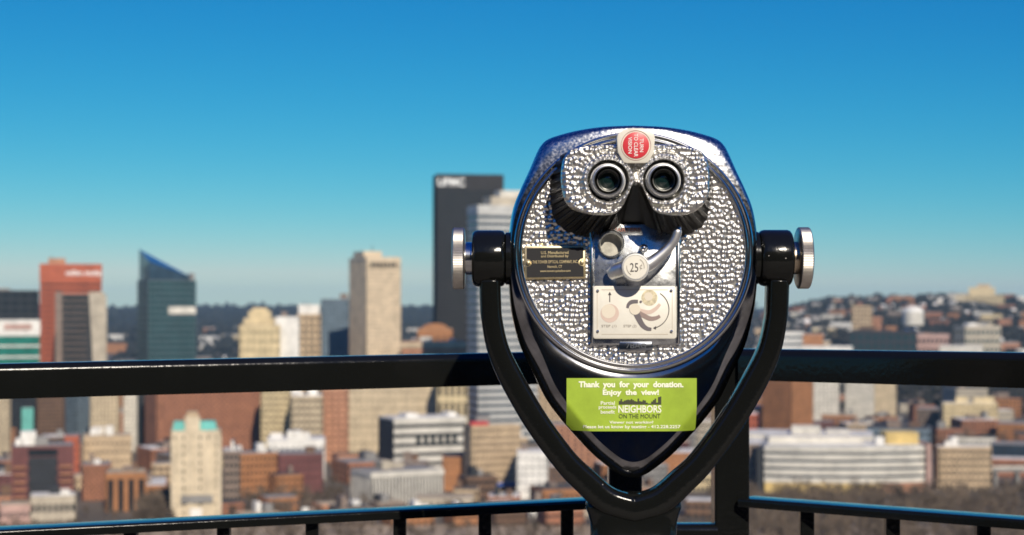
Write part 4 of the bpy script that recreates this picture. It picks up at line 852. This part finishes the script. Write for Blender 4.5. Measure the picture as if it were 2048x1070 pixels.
r = B['hilltop_hospital']; o = addbox(r, 'upper_wing', W['cream'], .28, .82, .1, .9, .2, 20); addbox(r, 'tower_block', W['tan'], .45, .72, .2, .8, 20, 28, o); addbox(r, 'side_wing', W['pale'], -.12, .2, .0, .7, -22, -4)
# white dome
dm = empty('white_dome', P(1826, 0, 3300)); dz = P(0, 625, 3300).z; dm.location.z = dz - 25; tag(dm, 'pale domed arena roof among the hillside trees', 'arena')
m = MB(); m.loops([[(q * 21 * math.cos(2*math.pi*k/32), q * 21 * math.sin(2*math.pi*k/32), zz) for k in range(32)] for q, zz in ((1, 0), (1, 25))], True, True, True); m.build('drum', W['pale'], dm, smooth=30)
m = MB(); m.loops([[(21.5 * math.cos(e) * math.cos(2*math.pi*k/32), 21.5 * math.cos(e) * math.sin(2*math.pi*k/32), 25.2 + 13 * math.sin(e)) for k in range(32)] for e in (0, .3, .6, .9, 1.2, 1.5)], True, False, True); m.build('dome', W['white'], dm, smooth=30)

# --- lower blocks between the named ones
COLS = dict(tan='tan', beige='beige', brick='red brick', salmon='salmon', white='white', pale='pale', brown='brown', taupe='grey brown', maroon='maroon', rust='orange brick', stone='sandstone', grey='grey', bluegrey='blue grey', cream='cream')
def grid_(x, wd, Y, dp):      # two street grids, one turned
    if rnd.random() < .35: return dict(depth=dp)
    q = rnd.uniform(.14, .3); x0 = 1024 + x / Y * F; pw = wd / Y * F
    return dict(xs=x0 + q * pw, yaw=18)
HERO = [(o.location.x, o.location.y, o.name.split('.')[0].replace('_', ' ')) for o in COL.objects if o.parent is None and o.get('category') == 'building' and o.location.y > 800 and o.location.y < 2100]
HILL = [(o.location.x, o.location.y, o.name.split('.')[0].replace('_', ' ')) for o in COL.objects if o.parent is None and o.get('category') in ('building', 'arena') and o.location.y >= 2100]
def near(x, y, L=None, word=' near the '): return word + min(L or HERO, key=lambda q: (q[0] - x) ** 2 + (q[1] - y) ** 2)[2]
ck_ = list(COLS); cnt = 0; Yc = 862.0
while Yc < 2300:
    half = .325 * Yc; x = -half + rnd.uniform(0, 15)
    while x < half:
        wd = rnd.uniform(14, 34) * (1 + (Yc - 860) / 2200); dp = rnd.uniform(14, 26)
        px = 1024 + x / Yc * F; Yb = Yc + rnd.uniform(-6, 6); cx = x + wd / 2
        hmax = 11 if Yc < 950 else 17 if Yc < 1150 else 24 if Yc < 1600 else 30
        h = rnd.uniform(6, hmax); px1 = 1024 + (x + wd) / Yc * F
        ok = not any(a < x + wd and b_ > x and c_ < Yb + dp and d_ > Yb for a, b_, c_, d_ in FOOT) and not (px1 > 1470 and Yc < 1075)
        if px1 > 1780 and Yc > 1900: ok = False
        if ok and rnd.random() < (.93 if Yc < 1150 else .5):
            warm = ['brick', 'maroon', 'rust', 'brown', 'tan', 'taupe', 'brick', 'rust', 'cream', 'stone', 'salmon']
            wl = rnd.choice(warm if px < 700 or rnd.random() < .7 else ck_); nbx = rnd.choice([0, 1, 2, 2, 3]); rf = rnd.choice(['light', 'grey', 'dark', 'dark', 'tan'])
            tall = 'mid-rise' if h > 15 else 'low'
            lab = f'{tall} {COLS[wl]} block with {"light" if rf == "light" else "tan" if rf == "tan" else "dark"} flat roof' + {0: '', 1: ' and one box', 2: ' and two boxes', 3: ' and three boxes'}[nbx] + near(x + wd/2, Yb)
            ytop = HZ - (GZ + h - CZ) * F / Yb
            building('city_block', lab, 1024 + x / Yb * F, 1024 + (x + wd) / Yb * F, ytop, Yb, **grid_(x, wd, Yb, dp), wl=wl, gl=rnd.choice(['dark', 'brown', 'steel']), nb=max(2, int(h / 3.6)), nf=max(3, int(wd / 3.5)), ns=4, band=rnd.uniform(.35, .58), pier=rnd.uniform(.25, .55), roof=rf, boxes=nbx, group='lower downtown blocks')
            cnt += 1
        x += wd + (rnd.uniform(2, 8) if Yc < 1150 else rnd.uniform(3, 16))
    Yc += rnd.uniform(34, 46) * (1 + (Yc - 860) / 1500)

# --- houses on the hillsides
HC = dict(white='white', pale='pale', tan='tan', brick='red brick', salmon='salmon', cream='cream', taupe='grey brown', rust='orange')
hm_ = {}; past_ = ' beyond the '
def house(px, Y, big, hid):
    x = (px - 1024) * Y / F; g = float(terrain_h(x, Y)); wl = rnd.choice(list(HC)); rf = rnd.choice(['grey', 'dark', 'light'])
    wv, dv, hv = (rnd.uniform(22, 52), 22, rnd.uniform(12, 24)) if big else (rnd.uniform(9, 18), 11, rnd.uniform(7, 12))
    key = (wl, rf, big, round(wv / 6), round(hv / 4))
    o = empty('hillside_hall' if big else 'hillside_house', (x, Y, g - 4), rnd.uniform(-.6, .6))
    kd = 'flat hall' if big else 'gabled house'
    tag(o, f'{HC[wl]} {kd} with {"pale" if rf == "light" else rf} roof{near(x, Y, HILL)} on the far hill' if hid == 'r' else f'{HC[wl]} {kd} with {"pale" if rf == "light" else rf} roof in the hazy valley{near(x * 1600 / Y, 1600, None, past_)}', 'building' if big else 'house', 'buildings on the far hillside' if hid == 'r' else 'buildings in the hazy valley')
    if key not in hm_:
        a = MB().box(-wv/2, wv/2, 0, dv, 0, hv + 4).mesh('wall', fix=False); a.materials.append(W[wl])
        m = MB()
        if big: m.box(-wv/2 - .4, wv/2 + .4, -.4, dv + .4, hv + 4.02, hv + 5.2)
        else: m.v = [(-wv/2-.5, -.5, hv+4), (wv/2+.5, -.5, hv+4), (wv/2+.5, dv+.5, hv+4), (-wv/2-.5, dv+.5, hv+4), (-wv/2-.5, dv/2, hv+8.5), (wv/2+.5, dv/2, hv+8.5)]; m.f = [(0,1,5,4), (2,3,4,5), (0,4,3), (1,2,5), (3,2,1,0)]
        b_ = m.mesh('roof'); b_.materials.append(ROOF(rf))
        mw = MB(); n_ = max(2, int(wv / 4)); fl = max(1, int(hv / 4))
        for i in range(n_):
            for j in range(fl): u = -wv/2 + wv * (i + .3) / n_; mw.box(u, u + wv / n_ * .42, -.08, .1, 4 + j * 4 + 1.2, 4 + j * 4 + 3)
        c_ = mw.mesh('windows', fix=False); c_.materials.append(G['dark']); hm_[key] = (a, b_, c_)
    a, b_, c_ = hm_[key]
    link_mesh('wall', a, None, o); link_mesh('roof', b_, None, o); link_mesh('window_rows', c_, None, o)['kind'] = 'stuff'
for k in range(250):
    Y = rnd.uniform(2330, 4550); house(rnd.uniform(1490, 2070), Y, rnd.random() < .3, 'r')
for k in range(190):
    Y = rnd.uniform(2450, 5000); house(rnd.uniform(-20, 1100), Y, rnd.random() < .6, 'l')

# --- woods
def clump_mesh(name, spots, mt, n=9, leafy=True):
    g = np.random.RandomState(11); vv, ff = [], []; c = 0
    for (x, y, z, r, h) in spots:
        for _ in range(n):
            a = g.rand() * 6.283; q = r * math.sqrt(g.rand()) * .8; cx, cy, cz = x + q*math.cos(a), y + q*math.sin(a)*.7, z + h * (.3 + .6 * g.rand())
            s = r * (.25 + .3 * g.rand())
            pts = g.randn(6, 3) * .22 + np.array([(1,0,0),(-1,0,0),(0,1,0),(0,-1,0),(0,0,1),(0,0,-1)])
            for p in pts: vv.append((cx + p[0]*s, cy + p[1]*s, cz + p[2]*s*1.1))
            ff += [(c+a_, c+b_, c+d_) for a_, b_, d_ in ((0,2,4),(2,1,4),(1,3,4),(3,0,4),(2,0,5),(1,2,5),(3,1,5),(0,3,5))]; c += 6
    m = MB(); m.v, m.f = vv, ff; return m.build(name, mt, fix=False)
sp_ = []
for k in range(3400):
    Y = rnd.uniform(2350, 4900); px = rnd.uniform(1440, 2110); x = (px - 1024) * Y / F; sp_.append((x, Y, float(terrain_h(x, Y)) - 2, rnd.uniform(7, 15), rnd.uniform(8, 17)))
for k in range(330):
    Y = rnd.uniform(1760, 2330); px = rnd.uniform(1770, 2110) if k % 4 else rnd.uniform(1490, 1770); x = (px - 1024) * Y / F
    if not any(a < x < b_ and c_ < Y < d_ for a, b_, c_, d_ in FOOT): sp_.append((x, Y, float(terrain_h(x, Y)) - 1, rnd.uniform(6, 11), rnd.uniform(7, 13)))
tag(clump_mesh('hillside_woods', sp_, mat('dark_woods', (.022, .021, .016), .95, var=.6, scale=.02), 6), 'dark bare woods covering the far hillside', 'woods', kind='stuff')
sp_ = []
for k in range(3000):
    Y = 3000 * (8600 / 3000) ** (rnd.random() ** .6); px = rnd.uniform(-60, 1500); x = (px - 1024) * Y / F; s = 1 + Y / 4000; sp_.append((x, Y, float(terrain_h(x, Y)) - 3, rnd.uniform(8, 16) * s, rnd.uniform(7, 13) * s))
tag(clump_mesh('valley_woods', sp_, mat('far_woods', (.018, .021, .02), .95, var=.5, scale=.02), 5), 'blue hazed woods on the distant ridges', 'woods', kind='stuff')
# bare trees: trunks with sprays of thin twigs
g = np.random.RandomState(4); vv, ff = [], []
def bare(x, y, z, h):
    c = len(vv); r = .022 * h
    vv.extend([(x - r, y, z), (x + r, y, z), (x + r*.3, y, z + h*.7), (x - r*.3, y, z + h*.7), (x, y - r, z), (x, y + r, z), (x, y + r*.3, z + h*.7), (x, y - r*.3, z + h*.7)]); ff.extend([(c, c+1, c+2, c+3), (c+4, c+5, c+6, c+7)])
    for _ in range(34):
        z0 = z + h * (.25 + .45 * g.rand()); a = g.rand() * 6.283; L = h * (.2 + .3 * g.rand()); e = .3 + .9 * g.rand(); c = len(vv); wv = h * .012 * (1 + 2 * g.rand())
        d = (math.cos(a) * math.cos(e) * L, math.sin(a) * math.cos(e) * L, math.sin(e) * L); q = (.5 * d[0] + g.randn() * L * .12, .5 * d[1], .5 * d[2] + g.randn() * L * .1)
        vv.extend([(x, y, z0), (x + q[0], y + q[1], z0 + q[2] - wv), (x + d[0], y + d[1], z0 + d[2]), (x + q[0], y + q[1], z0 + q[2] + wv), (x + d[0]*.8 + g.randn()*L*.25, y + d[1]*.9, z0 + d[2] + L*.2)]); ff.extend([(c, c+1, c+2, c+3), (c+1, c+4, c+3)])
def scatter(n, px0, px1, y0, y1, h0=7, h1=14):
    for _ in range(n):
        Y = rnd.uniform(y0, y1); px = rnd.uniform(px0, px1); x = (px - 1024) * Y / F
        if any(a < x < b_ and c_ < Y < d_ for a, b_, c_, d_ in FOOT): continue
        bare(x, Y, GZ, rnd.uniform(h0, h1))
scatter(620, 1430, 2120, 780, 1000); scatter(260, -60, 1430, 790, 850, 5, 9); scatter(120, 280, 345, 860, 960); scatter(150, 445, 740, 890, 990, 6, 11); scatter(160, 1600, 2100, 1160, 1450, 8, 16); scatter(120, 0, 1430, 1000, 1500, 6, 11); scatter(170, -40, 1430, 862, 1120, 6, 13)
m = MB(); m.v, m.f = vv, ff
tag(m.build('bare_winter_trees', mat('bare_twigs', (.13, .095, .065), .9, var=.6, scale=.05), fix=False), 'leafless brown trees filling the ground below the city blocks', 'trees', kind='stuff')
print('fillers', cnt, 'objects', len(bpy.data.objects))
